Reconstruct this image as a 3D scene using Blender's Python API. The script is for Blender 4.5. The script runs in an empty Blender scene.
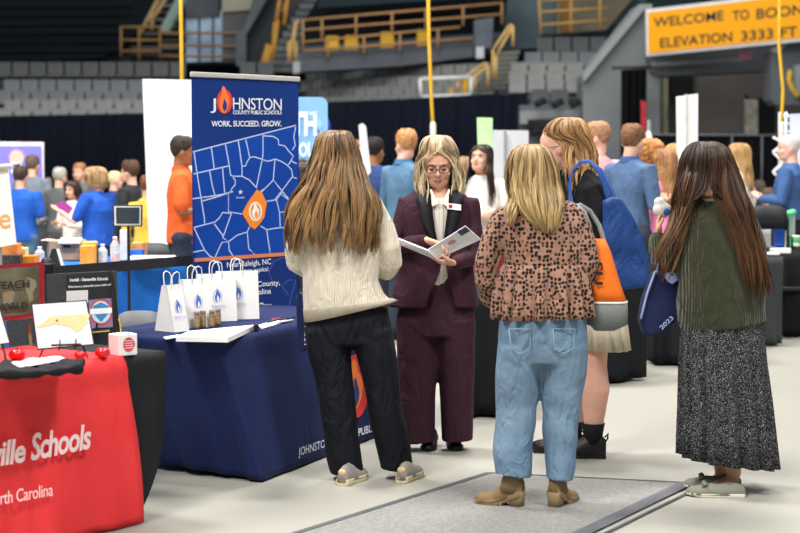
import bpy, bmesh, math, random
import numpy as np
from mathutils import Vector, Matrix, Euler
PI=math.pi
S=bpy.context.scene; COL=S.collection
F=1700.0; CH=1.62; PITCH=math.radians(3.75)
ca,sa=math.cos(PITCH),math.sin(PITCH)
def ray(px,py):
    a=px-400.0; b=266.5-py
    return Vector((a, F*ca+b*sa, -F*sa+b*ca))
def P(px,py,d):
    r=ray(px,py); k=d/r.y
    return Vector((r.x*k,d,CH+r.z*k))
def G(px,py,z=0.0):
    r=ray(px,py); k=(z-CH)/r.z
    return Vector((r.x*k,r.y*k,z))
def hit(px,py,p0,n):
    r=ray(px,py); o=Vector((0,0,CH))
    return o+r*((p0-o).dot(n)/r.dot(n))
def zof(py,d): return P(400,py,d).z
# ---------------------------------------------------------------- materials
def lin(h):
    h=h.lstrip('#'); o=[]
    for i in (0,2,4):
        c=int(h[i:i+2],16)/255
        o.append(c/12.92 if c<=.04045 else ((c+.055)/1.055)**2.4)
    return (*o,1)
_m={}
def M(hexc, rough=.7, var=.12, vs=6, bump=0, bs=60, metal=0, spec=.3, st=(1,1,1), hex2=None, kind=None, emis=0, sheen=0, thr=.5, fold=0):
    key=(hexc,rough,var,vs,bump,bs,metal,spec,st,hex2,kind,emis,sheen,thr,fold)
    if key in _m: return _m[key]
    m=bpy.data.materials.new('mat'); m.use_nodes=True; nt=m.node_tree; N=nt.nodes; K=nt.links
    b=N['Principled BSDF']; b.inputs['Roughness'].default_value=rough; b.inputs['Metallic'].default_value=metal
    b.inputs['Specular IOR Level'].default_value=spec
    if sheen: b.inputs['Sheen Weight'].default_value=sheen; b.inputs['Sheen Roughness'].default_value=.5
    c=lin(hexc); c2=lin(hex2) if hex2 else tuple([min(1,x*(1+var*2)) for x in c[:3]])+(1,)
    tc=N.new('ShaderNodeTexCoord'); mp=N.new('ShaderNodeMapping'); mp.inputs['Scale'].default_value=st
    K.new(tc.outputs['Object'],mp.inputs[0])
    mix=N.new('ShaderNodeMix'); mix.data_type='RGBA'
    mix.inputs[6].default_value=c if hex2 else tuple([x*(1-var) for x in c[:3]])+(1,); mix.inputs[7].default_value=c2
    if kind=='leopard':
        nz=N.new('ShaderNodeTexNoise'); nz.inputs['Scale'].default_value=16; K.new(mp.outputs[0],nz.inputs[0])
        mx=N.new('ShaderNodeMix'); mx.data_type='RGBA'; mx.inputs[0].default_value=.012
        K.new(mp.outputs[0],mx.inputs[6]); K.new(nz.outputs['Color'],mx.inputs[7])
        v=N.new('ShaderNodeTexVoronoi'); v.inputs['Scale'].default_value=vs; v.inputs['Randomness'].default_value=.6; K.new(mx.outputs[2],v.inputs[0])
        r=N.new('ShaderNodeMapRange'); r.inputs[1].default_value=thr; r.inputs[2].default_value=thr-.05; r.inputs[3].default_value=0; r.inputs[4].default_value=1
        K.new(v.outputs['Distance'],r.inputs[0]); K.new(r.outputs[0],mix.inputs[0])
    elif kind=='speck':
        nz=N.new('ShaderNodeTexNoise'); nz.inputs['Scale'].default_value=vs; nz.inputs['Detail'].default_value=1; K.new(mp.outputs[0],nz.inputs[0])
        r=N.new('ShaderNodeMapRange'); r.inputs[1].default_value=thr; r.inputs[2].default_value=thr+.04; K.new(nz.outputs[0],r.inputs[0]); K.new(r.outputs[0],mix.inputs[0])
    elif kind=='stripe':
        w=N.new('ShaderNodeTexWave'); w.inputs['Scale'].default_value=vs; w.inputs['Distortion'].default_value=0; K.new(mp.outputs[0],w.inputs[0])
        r=N.new('ShaderNodeMapRange'); r.inputs[1].default_value=thr; r.inputs[2].default_value=thr+.1; K.new(w.outputs[0],r.inputs[0]); K.new(r.outputs[0],mix.inputs[0])
    elif kind=='hair':
        at=N.new('ShaderNodeAttribute'); at.attribute_name='tone'
        sp=N.new('ShaderNodeSeparateColor'); K.new(at.outputs['Color'],sp.inputs[0])
        ad=N.new('ShaderNodeMath'); ad.operation='MULTIPLY_ADD'; K.new(sp.outputs[1],ad.inputs[0]); ad.inputs[1].default_value=.5
        K.new(sp.outputs[0],ad.inputs[2]); ad2=N.new('ShaderNodeMath'); ad2.operation='SUBTRACT'; ad2.use_clamp=True
        K.new(ad.outputs[0],ad2.inputs[0]); ad2.inputs[1].default_value=.25; K.new(ad2.outputs[0],mix.inputs[0])
    else:
        nz=N.new('ShaderNodeTexNoise'); nz.inputs['Scale'].default_value=vs; nz.inputs['Detail'].default_value=4; K.new(mp.outputs[0],nz.inputs[0])
        r=N.new('ShaderNodeMapRange'); r.inputs[1].default_value=.3; r.inputs[2].default_value=.7; K.new(nz.outputs[0],r.inputs[0]); K.new(r.outputs[0],mix.inputs[0])
    K.new(mix.outputs[2],b.inputs['Base Color'])
    if bump:
        if kind in('rib','ribcross'):
            n2=N.new('ShaderNodeTexWave'); n2.inputs['Scale'].default_value=bs; n2.inputs['Distortion'].default_value=.4
            if kind=='ribcross': n2.bands_direction='Z'
        else:
            n2=N.new('ShaderNodeTexNoise'); n2.inputs['Scale'].default_value=bs; n2.inputs['Detail'].default_value=3
        K.new(mp.outputs[0],n2.inputs[0])
        bp=N.new('ShaderNodeBump'); bp.inputs['Strength'].default_value=min(1,bump); bp.inputs['Distance'].default_value=.006
        K.new(n2.outputs[0],bp.inputs['Height']); K.new(bp.outputs[0],b.inputs['Normal'])
    if fold:
        m3=N.new('ShaderNodeMapping'); m3.inputs['Scale'].default_value=(1,1,.45); m3.inputs['Rotation'].default_value=(.3,.25,0); K.new(tc.outputs['Object'],m3.inputs[0])
        n3=N.new('ShaderNodeTexNoise'); n3.inputs['Scale'].default_value=13; n3.inputs['Detail'].default_value=2.5; n3.inputs['Distortion'].default_value=1.3; K.new(m3.outputs[0],n3.inputs[0])
        b3=N.new('ShaderNodeBump'); b3.inputs['Strength'].default_value=min(1,fold); b3.inputs['Distance'].default_value=.035; K.new(n3.outputs[0],b3.inputs['Height'])
        if bump: K.new(bp.outputs[0],b3.inputs['Normal'])
        K.new(b3.outputs[0],b.inputs['Normal'])
    if emis:
        K.new(mix.outputs[2],b.inputs['Emission Color']); b.inputs['Emission Strength'].default_value=emis
    _m[key]=m; m.name='mat_'+hexc.strip('#')
    return m
# ---------------------------------------------------------------- mesh builder
class MB:
    def __init__(s): s.v=[]; s.f=[]
    def add(s,vs,fs):
        o=len(s.v); s.v+= [tuple(x) for x in vs]; s.f+=[tuple(i+o for i in f) for f in fs]; return s
    def box(s,c,size,rz=0,rot=None):
        R=rot if rot is not None else Matrix.Rotation(rz,3,'Z'); c=Vector(c); h=[x/2 for x in size]
        vs=[c+R@Vector((i*h[0],j*h[1],k*h[2])) for i in(-1,1) for j in(-1,1) for k in(-1,1)]
        return s.add(vs,[(0,1,3,2),(4,6,7,5),(0,4,5,1),(2,3,7,6),(0,2,6,4),(1,5,7,3)])
    def frm(s,c,u,v,w,size):   # oriented box with explicit axes
        R=Matrix((Vector(u).normalized(),Vector(v).normalized(),Vector(w).normalized())).transposed()
        return s.box(c,size,rot=R)
    def bar(s,a,b,r,r2=None,seg=8): return s.tube([a,b],[r,r if r2 is None else r2],seg,dome=False)
    def beam(s,a,b,w,h):
        a=Vector(a);b=Vector(b);d=(b-a); L=d.length; d.normalize()
        up=Vector((0,0,1)) if abs(d.z)<.9 else Vector((0,1,0)); x=d.cross(up).normalized(); z=x.cross(d)
        return s.frm((a+b)/2,x,d,z,(w,L,h))
    def rings(s,rs,cap=True,closed=True):
        n=len(rs[0]); o=len(s.v)
        for r in rs: s.v+=[tuple(p) for p in r]
        for i in range(len(rs)-1):
            for j in range(n if closed else n-1):
                k=(j+1)%n; s.f.append((o+i*n+j,o+i*n+k,o+(i+1)*n+k,o+(i+1)*n+j))
        if cap:
            s.f.append(tuple(o+j for j in reversed(range(n)))); e=o+(len(rs)-1)*n
            s.f.append(tuple(e+j for j in range(n)))
        return s
    def tube(s,pts,rad,seg=12,dome=True,flat=1.0,ref=None):
        pts=[Vector(p) for p in pts]; rad=list(rad)
        if dome:
            d0=(pts[0]-pts[1]).normalized(); d1=(pts[-1]-pts[-2]).normalized(); a,b=pts[0],pts[-1]; ra,rb=rad[0],rad[-1]
            pts=[a+d0*ra*.95,a+d0*ra*.65]+pts+[b+d1*rb*.65,b+d1*rb*.95]; rad=[ra*.3,ra*.75]+rad+[rb*.75,rb*.3]
        n=len(pts); rs=[]; X=None
        for i in range(n):
            t=(pts[min(i+1,n-1)]-pts[max(i-1,0)]).normalized()
            if X is None:
                r0=Vector(ref) if ref else (Vector((0,1,0)) if abs(t.y)<.9 else Vector((1,0,0)))
                X=(r0-t*r0.dot(t)).normalized()
            else: X=(X-t*X.dot(t)).normalized()
            Y=t.cross(X); r=rad[i]
            rs.append([pts[i]+X*(r*flat*math.cos(2*PI*k/seg))+Y*(r*math.sin(2*PI*k/seg)) for k in range(seg)])
        return s.rings(rs)
    def ball(s,c,r,seg=12,rn=8,R=None):
        c=Vector(c); r=(r,r,r) if not hasattr(r,'__len__') else r; rs=[]
        for i in range(rn+1):
            th=-PI/2+PI*(i+.001 if i==0 else (i-.001 if i==rn else i))/rn; q=[]
            for k in range(seg):
                p=Vector((r[0]*math.cos(th)*math.cos(2*PI*k/seg),r[1]*math.cos(th)*math.sin(2*PI*k/seg),r[2]*math.sin(th)))
                q.append(c+(R@p if R else p))
            rs.append(q)
        return s.rings(rs)
    def loft(s,rl,seg=40,e=2.2,cap=True):
        # rl: (z,cx,cy,rx,ry[,ripple amp,n,phase])
        rs=[]
        for r in rl:
            z,cx,cy,rx,ry=r[:5]; am,nn,ph=(list(r[5:])+[0,9,0])[:3] if len(r)>5 else (0,9,0)
            q=[]
            for k in range(seg):
                t=2*PI*k/seg; c,ss=math.cos(t),math.sin(t); g=1+am*(math.sin(nn*t+ph)+.5*math.sin((nn*1.7//1)*t+2+ph))
                q.append((cx+rx*g*math.copysign(abs(c)**(2/e),c),cy+ry*g*math.copysign(abs(ss)**(2/e),ss),z))
            rs.append(q)
        return s.rings(rs,cap)
    def prism(s,poly,off):   # poly: list of Vector (planar), extruded by vector off
        n=len(poly); off=Vector(off); a=[Vector(p) for p in poly]; b=[p+off for p in a]
        return s.add(a+b,[tuple(range(n)),tuple(reversed(range(n,2*n)))]+[(i,i+n,(i+1)%n+n,(i+1)%n) for i in range(n)])
    def ribbon(s,pts,w,nrm):
        pts=[Vector(p) for p in pts]; o=len(s.v); nrm=Vector(nrm)
        for i,p in enumerate(pts):
            t=(pts[min(i+1,len(pts)-1)]-pts[max(i-1,0)]).normalized(); q=t.cross(nrm).normalized()*w/2
            s.v+=[tuple(p-q),tuple(p+q)]
        for i in range(len(pts)-1): s.f.append((o+2*i,o+2*i+1,o+2*i+3,o+2*i+2))
        return s
    def mesh(s,name='m'):
        me=bpy.data.meshes.new(name); me.from_pydata(s.v,[],s.f); me.update()
        bm=bmesh.new(); bm.from_mesh(me); bmesh.ops.recalc_face_normals(bm,faces=bm.faces); bm.to_mesh(me); bm.free()
        return me
    def build(s,name,mat,parent=None,smooth=False,bevel=0,solid=0,auto=None,**props):
        me=s.mesh(name); me.materials.append(mat)
        if smooth: me.polygons.foreach_set('use_smooth',[True]*len(me.polygons))
        return link(name,me,parent,bevel,solid,**props)
def link(name,me,parent=None,bevel=0,solid=0,**props):
    o=bpy.data.objects.new(name,me); COL.objects.link(o)
    if parent is not None: o.parent=parent
    if bevel:
        b=o.modifiers.new('b','BEVEL'); b.width=bevel; b.segments=2; b.limit_method='ANGLE'; b.angle_limit=.6
    if solid:
        b=o.modifiers.new('s','SOLIDIFY'); b.thickness=solid; b.offset=0
    for k,v in props.items(): o[k]=v
    return o
def tag(o,label,cat,group=None,kind=None):
    if label: o['label']=label
    if cat: o['category']=cat
    if group: o['group']=group
    if kind: o['kind']=kind
    return o
def thing(name,label,cat,loc=(0,0,0),rz=0,group=None):
    o=bpy.data.objects.new(name,None); COL.objects.link(o); o.location=loc; o.rotation_euler=(0,0,rz); o.empty_display_size=.1
    return tag(o,label,cat,group)
def struct(mb,name,mat,**k): return tag(mb.build(name,mat,**k),None,None,kind='structure')
def remesh(mb,voxel,smooth=4,disp=None,name='m',fac=.5):
    me=mb.mesh(); o=bpy.data.objects.new('tmp',me); COL.objects.link(o)
    r=o.modifiers.new('r','REMESH'); r.mode='VOXEL'; r.voxel_size=voxel; r.use_smooth_shade=True
    if smooth: q=o.modifiers.new('q','SMOOTH'); q.factor=fac; q.iterations=smooth
    dg=bpy.context.evaluated_depsgraph_get(); dg.update(); out=bpy.data.meshes.new_from_object(o.evaluated_get(dg)); out.name=name
    bpy.data.objects.remove(o); bpy.data.meshes.remove(me)
    if disp:
        n=len(out.vertices); co=np.empty(n*3,'f'); out.vertices.foreach_get('co',co); co=co.reshape(-1,3)
        no=np.empty(n*3,'f'); out.vertex_normals.foreach_get('vector',no); no=no.reshape(-1,3)
        co=co+no*disp(co)[:,None].astype('f'); out.vertices.foreach_set('co',co.ravel()); out.update()
    return out
def wrinkle(amp=.006,kx=30,kz=10,seed=0,k2=2.0):
    r=np.random.RandomState(seed)
    ph=r.rand(12)*6.28
    def f(c):
        x,y,z=c[:,0],c[:,1],c[:,2]
        wx=.35*np.sin(z*kz*.5+ph[0])+.3*np.sin(x*5+y*7+ph[1]); wz=.3*np.sin(x*9+ph[2])
        a=np.sin(kx*(x+.6*y)+3*wx+kz*.4*z+ph[3])*(.5+.5*np.sin(z*kz*.45+2*wx+ph[4]))
        b=np.sin(kx*.6*(y-.4*x)+kz*z+4*wz+ph[5])*(.5+.5*np.sin(x*8+z*kz*.3+ph[6]))
        d=np.sin(kz*k2*z+kx*.35*x+5*wx+ph[7])*(.5+.5*np.sin(z*6+x*11+y*5+ph[8]))
        return amp*(a+.8*b+.7*d)/1.6
    return f
def cloth(name,mb,mat,parent,voxel=.008,smooth=4,disp=None,**props):
    me=remesh(mb,voxel,smooth,disp,name); me.materials.append(mat)
    me.polygons.foreach_set('use_smooth',[True]*len(me.polygons))
    return link(name,me,parent,**props)
# ---------------------------------------------------------------- text
def text_geo(body,bold=0,shear=0,sp=1):
    cu=bpy.data.curves.new('t','FONT'); cu.body=body; cu.size=1; cu.offset=bold; cu.shear=shear; cu.resolution_u=3; cu.space_character=sp
    o=bpy.data.objects.new('t',cu); COL.objects.link(o); dg=bpy.context.evaluated_depsgraph_get(); dg.update()
    me=bpy.data.meshes.new_from_object(o.evaluated_get(dg)); bpy.data.objects.remove(o)
    vs=[(v.co.x,v.co.y) for v in me.vertices]; fs=[tuple(p.vertices) for p in me.polygons]; bpy.data.meshes.remove(me)
    x0=min(v[0] for v in vs); x1=max(v[0] for v in vs); y1=.73
    return [((x-x0)/(x1-x0),y/y1) for x,y in vs],fs
def text_px(mb,body,a,b,h,plane,bold=0,shear=0,off=.003,h2=None,serif=0,sp=1,up=(0,-1)):
    # baseline from pixel a to pixel b, cap height h px (h2 at the right end), on a plane (p0,n)
    p0,n=plane; n=n.normalized(); vs,fs=text_geo(body,bold,shear,sp); h2=h if h2 is None else h2; out=[]
    if n.dot(Vector((0,0,CH))-p0)<0: n=-n
    for s_,t in vs:
        hh=h+(h2-h)*s_; px=a[0]+(b[0]-a[0])*s_+up[0]*t*hh; py=a[1]+(b[1]-a[1])*s_+up[1]*t*hh
        out.append(hit(px,py,p0+n*off,n))
    return mb.add(out,fs)
def poly_px(mb,pts,plane,off=.002,th=None):
    p0,n=plane; n=n.normalized()
    if n.dot(Vector((0,0,CH))-p0)<0: n=-n
    q=[hit(x,y,p0+n*off,n) for x,y in pts]
    if th: return mb.prism(q,-n*th)
    return mb.add(q,[tuple(range(len(q)))])
def line_px(mb,pts,w,plane,off=.0035):
    p0,n=plane; n=n.normalized()
    if n.dot(Vector((0,0,CH))-p0)<0: n=-n
    return mb.ribbon([hit(x,y,p0+n*off,n) for x,y in pts],w,n)
def vplane(a,b):   # vertical plane through two ground points
    a=Vector(a);b=Vector(b); d=b-a; return (a,Vector((d.y,-d.x,0)).normalized())
def plane3(a,b,c): return (a,(b-a).cross(c-a).normalized())
# ---------------------------------------------------------------- people
SK={'light':'#d9a68c','pink':'#e0ab96','tan':'#b98565','brown':'#9a6543'}
def skin(k): return M(SK[k],.5,.06,9,bump=.08,bs=90,spec=.35)
def hand(mb,w,d,n,s=1,curl=.5,side=1,spread=.25):
    d=Vector(d).normalized(); n=Vector(n); n=(n-d*n.dot(d)).normalized(); sd=d.cross(n)*side; w=Vector(w)
    rs=[]
    for t,a,b in((0,.024,.018),(.02,.03,.017),(.05,.037,.015),(.078,.038,.013),(.088,.032,.009)):
        c=w+d*t*s; rs.append([c+sd*(a*s*math.cos(2*PI*k/12))+n*(b*s*math.sin(2*PI*k/12)) for k in range(12)])
    mb.rings(rs)
    for i,L in enumerate((.068,.076,.071,.056)):
        o=(i-1.5)*.0195; p=w+d*(.078-.004*abs(i-1.2))*s+sd*(-o*s); ang=-(i-1.5)*spread*.22; dd=(d*math.cos(ang)+sd*math.sin(ang)*1).normalized()
        pts=[p-dd*.012*s,p]; a=curl*.5
        for q,l in enumerate((.45,.32,.25)):
            v=dd*math.cos(a)+n*math.sin(a); p=p+v*L*l*s; pts.append(p); a+=curl*.75
        mb.tube(pts,[.0095*s,.0093*s,.0088*s,.0078*s,.0066*s],8)
    p=w+d*.02*s+sd*.02*s; v=(d*.62+sd*.72+n*.25).normalized(); p2=p+v*.042*s; v2=(d*.85+sd*.2+n*.45).normalized()
    mb.tube([p,p2,p2+v2*.028*s,p2+v2*.05*s],[.013*s,.0115*s,.0105*s,.008*s],8)
HR=[(-.112,.052,.024,.030),(-.098,.082,.0,.046),(-.08,.090,-.028,.056),(-.066,.0905,-.05,.0605),(-.05,.0905,-.068,.0645),(-.034,.089,-.083,.068),(-.012,.0865,-.096,.0725),
    (.004,.083,-.101,.0745),(.02,.0885,-.105,.0755),(.038,.090,-.107,.0755),(.062,.084,-.104,.0725),(.085,.066,-.09,.062),(.102,.04,-.066,.044),(.112,.004,-.03,.014)]
def head(mb,c,R,s=1):
    c=Vector(c); T=lambda x,y,z: c+R@Vector((x*s,y*s,z*s)); rs=[]
    for z,f,b,w in HR:
        cy=(f+b)/2; ry=(f-b)/2; q=[]
        for k in range(28):
            t=2*PI*k/28; cc,ss=math.cos(t),math.sin(t); e=2.25
            q.append(T(w*math.copysign(abs(cc)**(2/e),cc),cy+ry*math.copysign(abs(ss)**(2/e),ss),z))
        rs.append(q)
    mb.rings(rs)
    mb.tube([T(0,.082,.018),T(0,.095,-.008),T(0,.107,-.026)],[.007*s,.008*s,.0115*s],8)
    for x in(-1,1):
        mb.ball(T(x*.011,.094,-.031),.0085*s,8,6); mb.tube([T(x*.012,.089,.024),T(x*.046,.078,.022)],[.007*s,.005*s],8)
        mb.ball(T(x*.04,.068,-.03),(.024*s,.02*s,.02*s),10,6)
        mb.ball(T(x*.0765,-.008,-.012),(.009*s,.019*s,.031*s),10,8,R)
    mb.tube([T(-.021,.083,-.058),T(-.008,.0935,-.055),T(.008,.0935,-.055),T(.021,.083,-.058)],[.003*s,.0058*s,.0058*s,.003*s],8)
    mb.tube([T(-.017,.083,-.065),T(0,.094,-.0675),T(.017,.083,-.065)],[.003*s,.0065*s,.003*s],8)
    mb.ball(T(0,.072,-.09),(.022*s,.02*s,.018*s),10,6)
def face_parts(root,c,R,s,hairhex,lips='#b5675c',glasses=None,smile=0,down=None):
    c=Vector(c); T=lambda x,y,z: c+R@Vector((x*s,y*s,z*s))
    for x in(-1,1):
        e=MB().ball(T(x*.031,.076,.002),(.0125*s,.010*s,.0085*s),10,8,R).build('eye',M('#e8e2dc',.3,.02),root,True)
        MB().ball(T(x*.031,.0845,.002 if not down else -.003),(.0055*s,.003*s,.0055*s),8,6,R).build('iris',M('#3a2a20',.3,.02),e,True)
        if down: MB().ball(T(x*.031,.0768,.0045),(.0138*s,.0115*s,.0085*s),12,8,R).build('eyelid',skin(down),e,True)
        MB().tube([T(x*.016,.0915,.021),T(x*.032,.092,.026),T(x*.048,.083,.021)],[.002*s,.0032*s,.0018*s],6).build('eyebrow',M(hairhex,.8),root,True)
        MB().tube([T(x*.019,.086,.0065-(.009 if down else 0)),T(x*.031,.0885,.0105-(.0145 if down else 0)),T(x*.043,.082,.0065-(.009 if down else 0))],[.0012*s,.002*s,.0012*s],6).build('eyelash',M('#2a1c16',.8),root,True)
    m=MB(); m.tube([T(-.02,.0875,-.0585+smile),T(-.008,.0965,-.0555),T(0,.0975,-.057),T(.008,.0965,-.0555),T(.02,.0875,-.0585+smile)],[.002*s,.0042*s,.004*s,.0042*s,.002*s],8)
    m.tube([T(-.017,.088,-.063+smile*.7),T(0,.098,-.066),T(.017,.088,-.063+smile*.7)],[.002*s,.0048*s,.002*s],8); m.build('lips',M(lips,.45,.05),root,True)
    if glasses:
        g=MB()
        for x in(-1,1):
            pts=[T(x*.032+.026*math.cos(t)*1.0,.101-.05*abs(x*.032+.026*math.cos(t))**1,.0+.018*math.copysign(abs(math.sin(t))**.7,math.sin(t))) for t in [2*PI*k/20 for k in range(21)]]
            g.tube(pts,[.0022*s]*21,6,False)
            g.tube([T(x*.058,.097,.006),T(x*.078,.05,.006),T(x*.082,-.01,.002)],[.0022*s]*3,6,False)
        g.tube([T(-.008,.102,.004),T(.008,.102,.004)],[.002*s]*2,6,False)
        o=g.build('glasses',M(glasses,.3,.05),root,True)
def rotm(yaw=0,pitch=0,roll=0):  # yaw: + turns left (ccw from above); pitch: + looks down
    return Matrix.Rotation(math.radians(yaw),3,'Z')@Matrix.Rotation(math.radians(roll),3,'Y')@Matrix.Rotation(-math.radians(pitch),3,'X')
def yring(c,rx,ry,yaw,seg=24,e=2.2):
    q=[]; c=Vector(c); R=Matrix.Rotation(math.radians(yaw),3,'Z')
    for k in range(seg):
        t=2*PI*k/seg; cc,ss=math.cos(t),math.sin(t)
        q.append(c+R@Vector((rx*math.copysign(abs(cc)**(2/e),cc),ry*math.copysign(abs(ss)**(2/e),ss),0)))
    return q
def body(root,J,sk,s=1,voxel=.007,disp=None):
    """one continuous skin: head, neck, trunk, arms, hands, legs, feet"""
    lf=J.get("legf",1); mb=MB(); yaw=J.get('yaw',0); hc=Vector(J['head']); R=J['hrot']; nb=Vector(J['neck'])
    head(mb,hc,R,s)
    mb.tube([nb-Vector((0,0,.03)),nb+Vector((0,0,.03)),hc+R@Vector((0,-.022*s,-.075*s)),hc+R@Vector((0,-.02*s,-.03*s))],[.066*s,.054*s,.053*s,.055*s],16)
    hp=Vector(J['hip']); ch=Vector(J['chest']); ws=hp.lerp(ch,.5); sl=Vector(J['sh'][0]); sr=Vector(J['sh'][1])
    mb.rings([yring(hp-Vector((0,0,.09*s)),.10*s,.07*s,yaw),yring(hp,.148*s,.092*s,yaw),yring(ws,.112*s,.078*s,yaw),yring(ch,.128*s,.09*s,yaw),
              yring((sl+sr)/2-Vector((0,0,.02*s)),.14*s,.075*s,yaw),yring(nb+Vector((0,0,.0)),.06*s,.05*s,yaw)])
    for i in(0,1):
        sh,el,wr=Vector(J['sh'][i]),Vector(J['el'][i]),Vector(J['wr'][i])
        mb.tube([nb.lerp(sh,.5)-Vector((0,0,.03)),sh-Vector((0,0,.01))],[.042*s,.036*s]); mb.tube([sh,sh.lerp(el,.5),el],[.036*s,.036*s,.031*s],12)
        mb.tube([el,el.lerp(wr,.35),wr],[.031*s,.031*s,.0225*s],12)
        h=J['hand'][i]
        if h: hand(mb,wr,h[0],h[1],s*1.0,h[2],h[3])
        k,a=Vector(J['knee'][i]),Vector(J['ank'][i]); hj=Vector(J['hipj'][i])
        mb.tube([hj,hj.lerp(k,.5),k],[.078*s,.066*s,.05*s*lf],14); mb.tube([k,k.lerp(a,.35)-Vector(J.get('calf',(0,.0,0))),a],[.05*s*lf,.054*s*lf,.034*s*lf],14)
        if 'toe' in J: t=Vector(J['toe'][i]); mb.tube([a-Vector((0,0,.03*s)),t],[.03*s,.022*s],10)
    me=remesh(mb,voxel,2,disp,'body'); me.materials.append(skin(sk)); me.polygons.foreach_set('use_smooth',[True]*len(me.polygons))
    return link('body',me,root)
def hair(root,rings,cols,n=500,w=.0024,win=None,face=0,hairline=None,wave=.006,wk=22,seed=1,core=.95,lenj=.12,name='hair',seg=48,jit=.03,sheen=0,ends=.0,coremesh=True,hang=0,phir=None,cs=12,cend=.12,wsoft=.045,conv=.5):
    """rings: (z,cx,cy,rx,ry) from the crown downwards. win: half-angle (deg) kept free in front of the face below the hairline"""
    rnd=random.Random(seed); Z=[r[0] for r in rings]; nz=len(rings)
    arr=np.array(rings,float); cum=np.arange(nz)
    def at(u):
        u=max(0,min(nz-1-1e-6,u)); i=int(u); f=u-i
        # catmull
        p0=arr[max(i-1,0)];p1=arr[i];p2=arr[i+1];p3=arr[min(i+2,nz-1)]
        return .5*((2*p1)+(-p0+p2)*f+(2*p0-5*p1+4*p2-p3)*f*f+(-p0+3*p1-3*p2+p3)*f**3)
    fr=math.radians(face)
    def phi_eff(ph,z,side=None):
        if win is None or hairline is None: return ph
        k=max(0,min(1,(hairline-z)/wsoft)); k=k*k*(3-2*k); W=math.radians(win)*k
        a=(ph-fr+PI)%(2*PI)-PI; sg=1 if a>=0 else -1
        if side and sg!=side and abs(a)<2: sg=side; a=.0
        return fr+sg*(W+(PI-W)*abs(a)/PI)
    def pt(ph,u,sc,side=None):
        r=at(u); p=phi_eff(ph,r[0],side); return Vector((r[1]-r[3]*sc*math.sin(p),r[2]+r[4]*sc*math.cos(p),r[0]))
    tone=[]; mb=MB(); lv=nz*3
    if coremesh:
        sg=seg; o=0; jag=[min(.5,abs(rnd.gauss(cend,.05))) for _ in range(sg+1)]; jag[sg]=jag[0]
        for li in range(lv+1):
            for k in range(sg+1):
                q_=li/lv; u=(nz-1)*q_*(1-jag[k]*q_**3)
                ph=fr-PI+2*PI*k/sg+1e-4; rr=1+.02*math.sin(k*5.1+u*.7)
                mb.v.append(tuple(pt(ph,u,core*rr))); tone.append((.22+.2*math.sin(k*2.7)*math.sin(k*1.1),u/(nz-1)*.6))
        # order of k: seam at the back so that the face gap lies in the middle
        for li in range(lv):
            zz=at((nz-1)*(li+.5)/lv)[0]
            for k in range(sg):
                if win is not None and hairline is not None and zz<hairline and k in (sg//2-1,sg//2): continue
                mb.f.append((li*(sg+1)+k,li*(sg+1)+k+1,(li+1)*(sg+1)+k+1,(li+1)*(sg+1)+k))
    nC=max(3,n//cs); CL=[]
    lo_,hi_=phir if phir else (-PI,PI)
    for q in range(nC): CL.append((lo_+(hi_-lo_)*(q+rnd.random())/nC,rnd.gauss(.5,.19),1-abs(rnd.gauss(0,lenj)),rnd.uniform(0,6.28),wave*rnd.uniform(.4,1.5),rnd.uniform(core,1.06),rnd.gauss(0,.16)))
    spc=(hi_-lo_)/nC*1.15
    for i in range(n):
        phc,tc,lc,pa0,wa0,scc,dphc=CL[i%nC]; off=rnd.gauss(0,.75)*spc; ph=phc; u0=max(.0,rnd.gauss(.25,.25)) ; u1=(nz-1)*lc*(1-abs(rnd.gauss(0,.045)));  sc=scc+rnd.gauss(0,.012)
        if u1-u0<1: continue
        K=max(6,int((u1-u0)*2.2)); pa=pa0*4+rnd.gauss(0,.8); ta=min(1,max(0,tc+rnd.gauss(0,.14))); dph=dphc+rnd.gauss(0,.02); ww=wa0
        pb=0; sd_=1 if ((ph+off-fr+PI)%(2*PI)-PI)>=0 else -1; pts=[];rad=[]
        for j in range(K+1):
            t=j/K; u=u0+(u1-u0)*t; p=pt(ph+dph*t+off*(1-conv*t**1.3),u,sc,sd_); g=min(1,u/(nz*.45))
            a=at(u)[0]*wk+pa*.25+pb
            p+=Vector((math.sin(a)*ww*g,math.cos(a*1.1+1)*ww*g,0)); p.x+=rnd.gauss(0,.0008); pts.append(p); rad.append(w*(1 if t<.8 else 1-.75*(t-.8)/.2))
            tone+=[(ta,u/(nz-1))]*3
        mb.tube(pts,rad,3,False)
    me=bpy.data.meshes.new(name); me.from_pydata(mb.v,[],mb.f); me.update()
    at_=me.color_attributes.new('tone','FLOAT_COLOR','POINT'); buf=np.ones((len(mb.v),4),'f'); tt=np.array(tone,'f'); buf[:,0]=tt[:,0]; buf[:,1]=tt[:,1]; buf[:,2]=0
    at_.data.foreach_set('color',buf.ravel()); me.polygons.foreach_set('use_smooth',[True]*len(me.polygons))
    me.materials.append(M(cols[0],.42,.1,spec=.4,hex2=cols[1],kind='hair'))
    return link(name,me,root)
def scalp(c,R,s=1,th=.008):
    """crown rings round a head centre in world/local axes (mild head tilt ignored)"""
    c=Vector(c); o=[]
    f=R@Vector((0,1,0)); f=Vector((f.x,f.y,0))*(-.009*s)
    for dz,a in((.124,.1),(.119,.5),(.104,.76),(.08,.93),(.045,1.0),(.0,1.02),(-.04,1.0)):
        up=R@Vector((0,0,dz*s)); o.append((c.z+dz*s,c.x+f.x+up.x,c.y+f.y+up.y,(.078+th)*s*a,(.102+th)*s*a))
    return o
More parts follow.
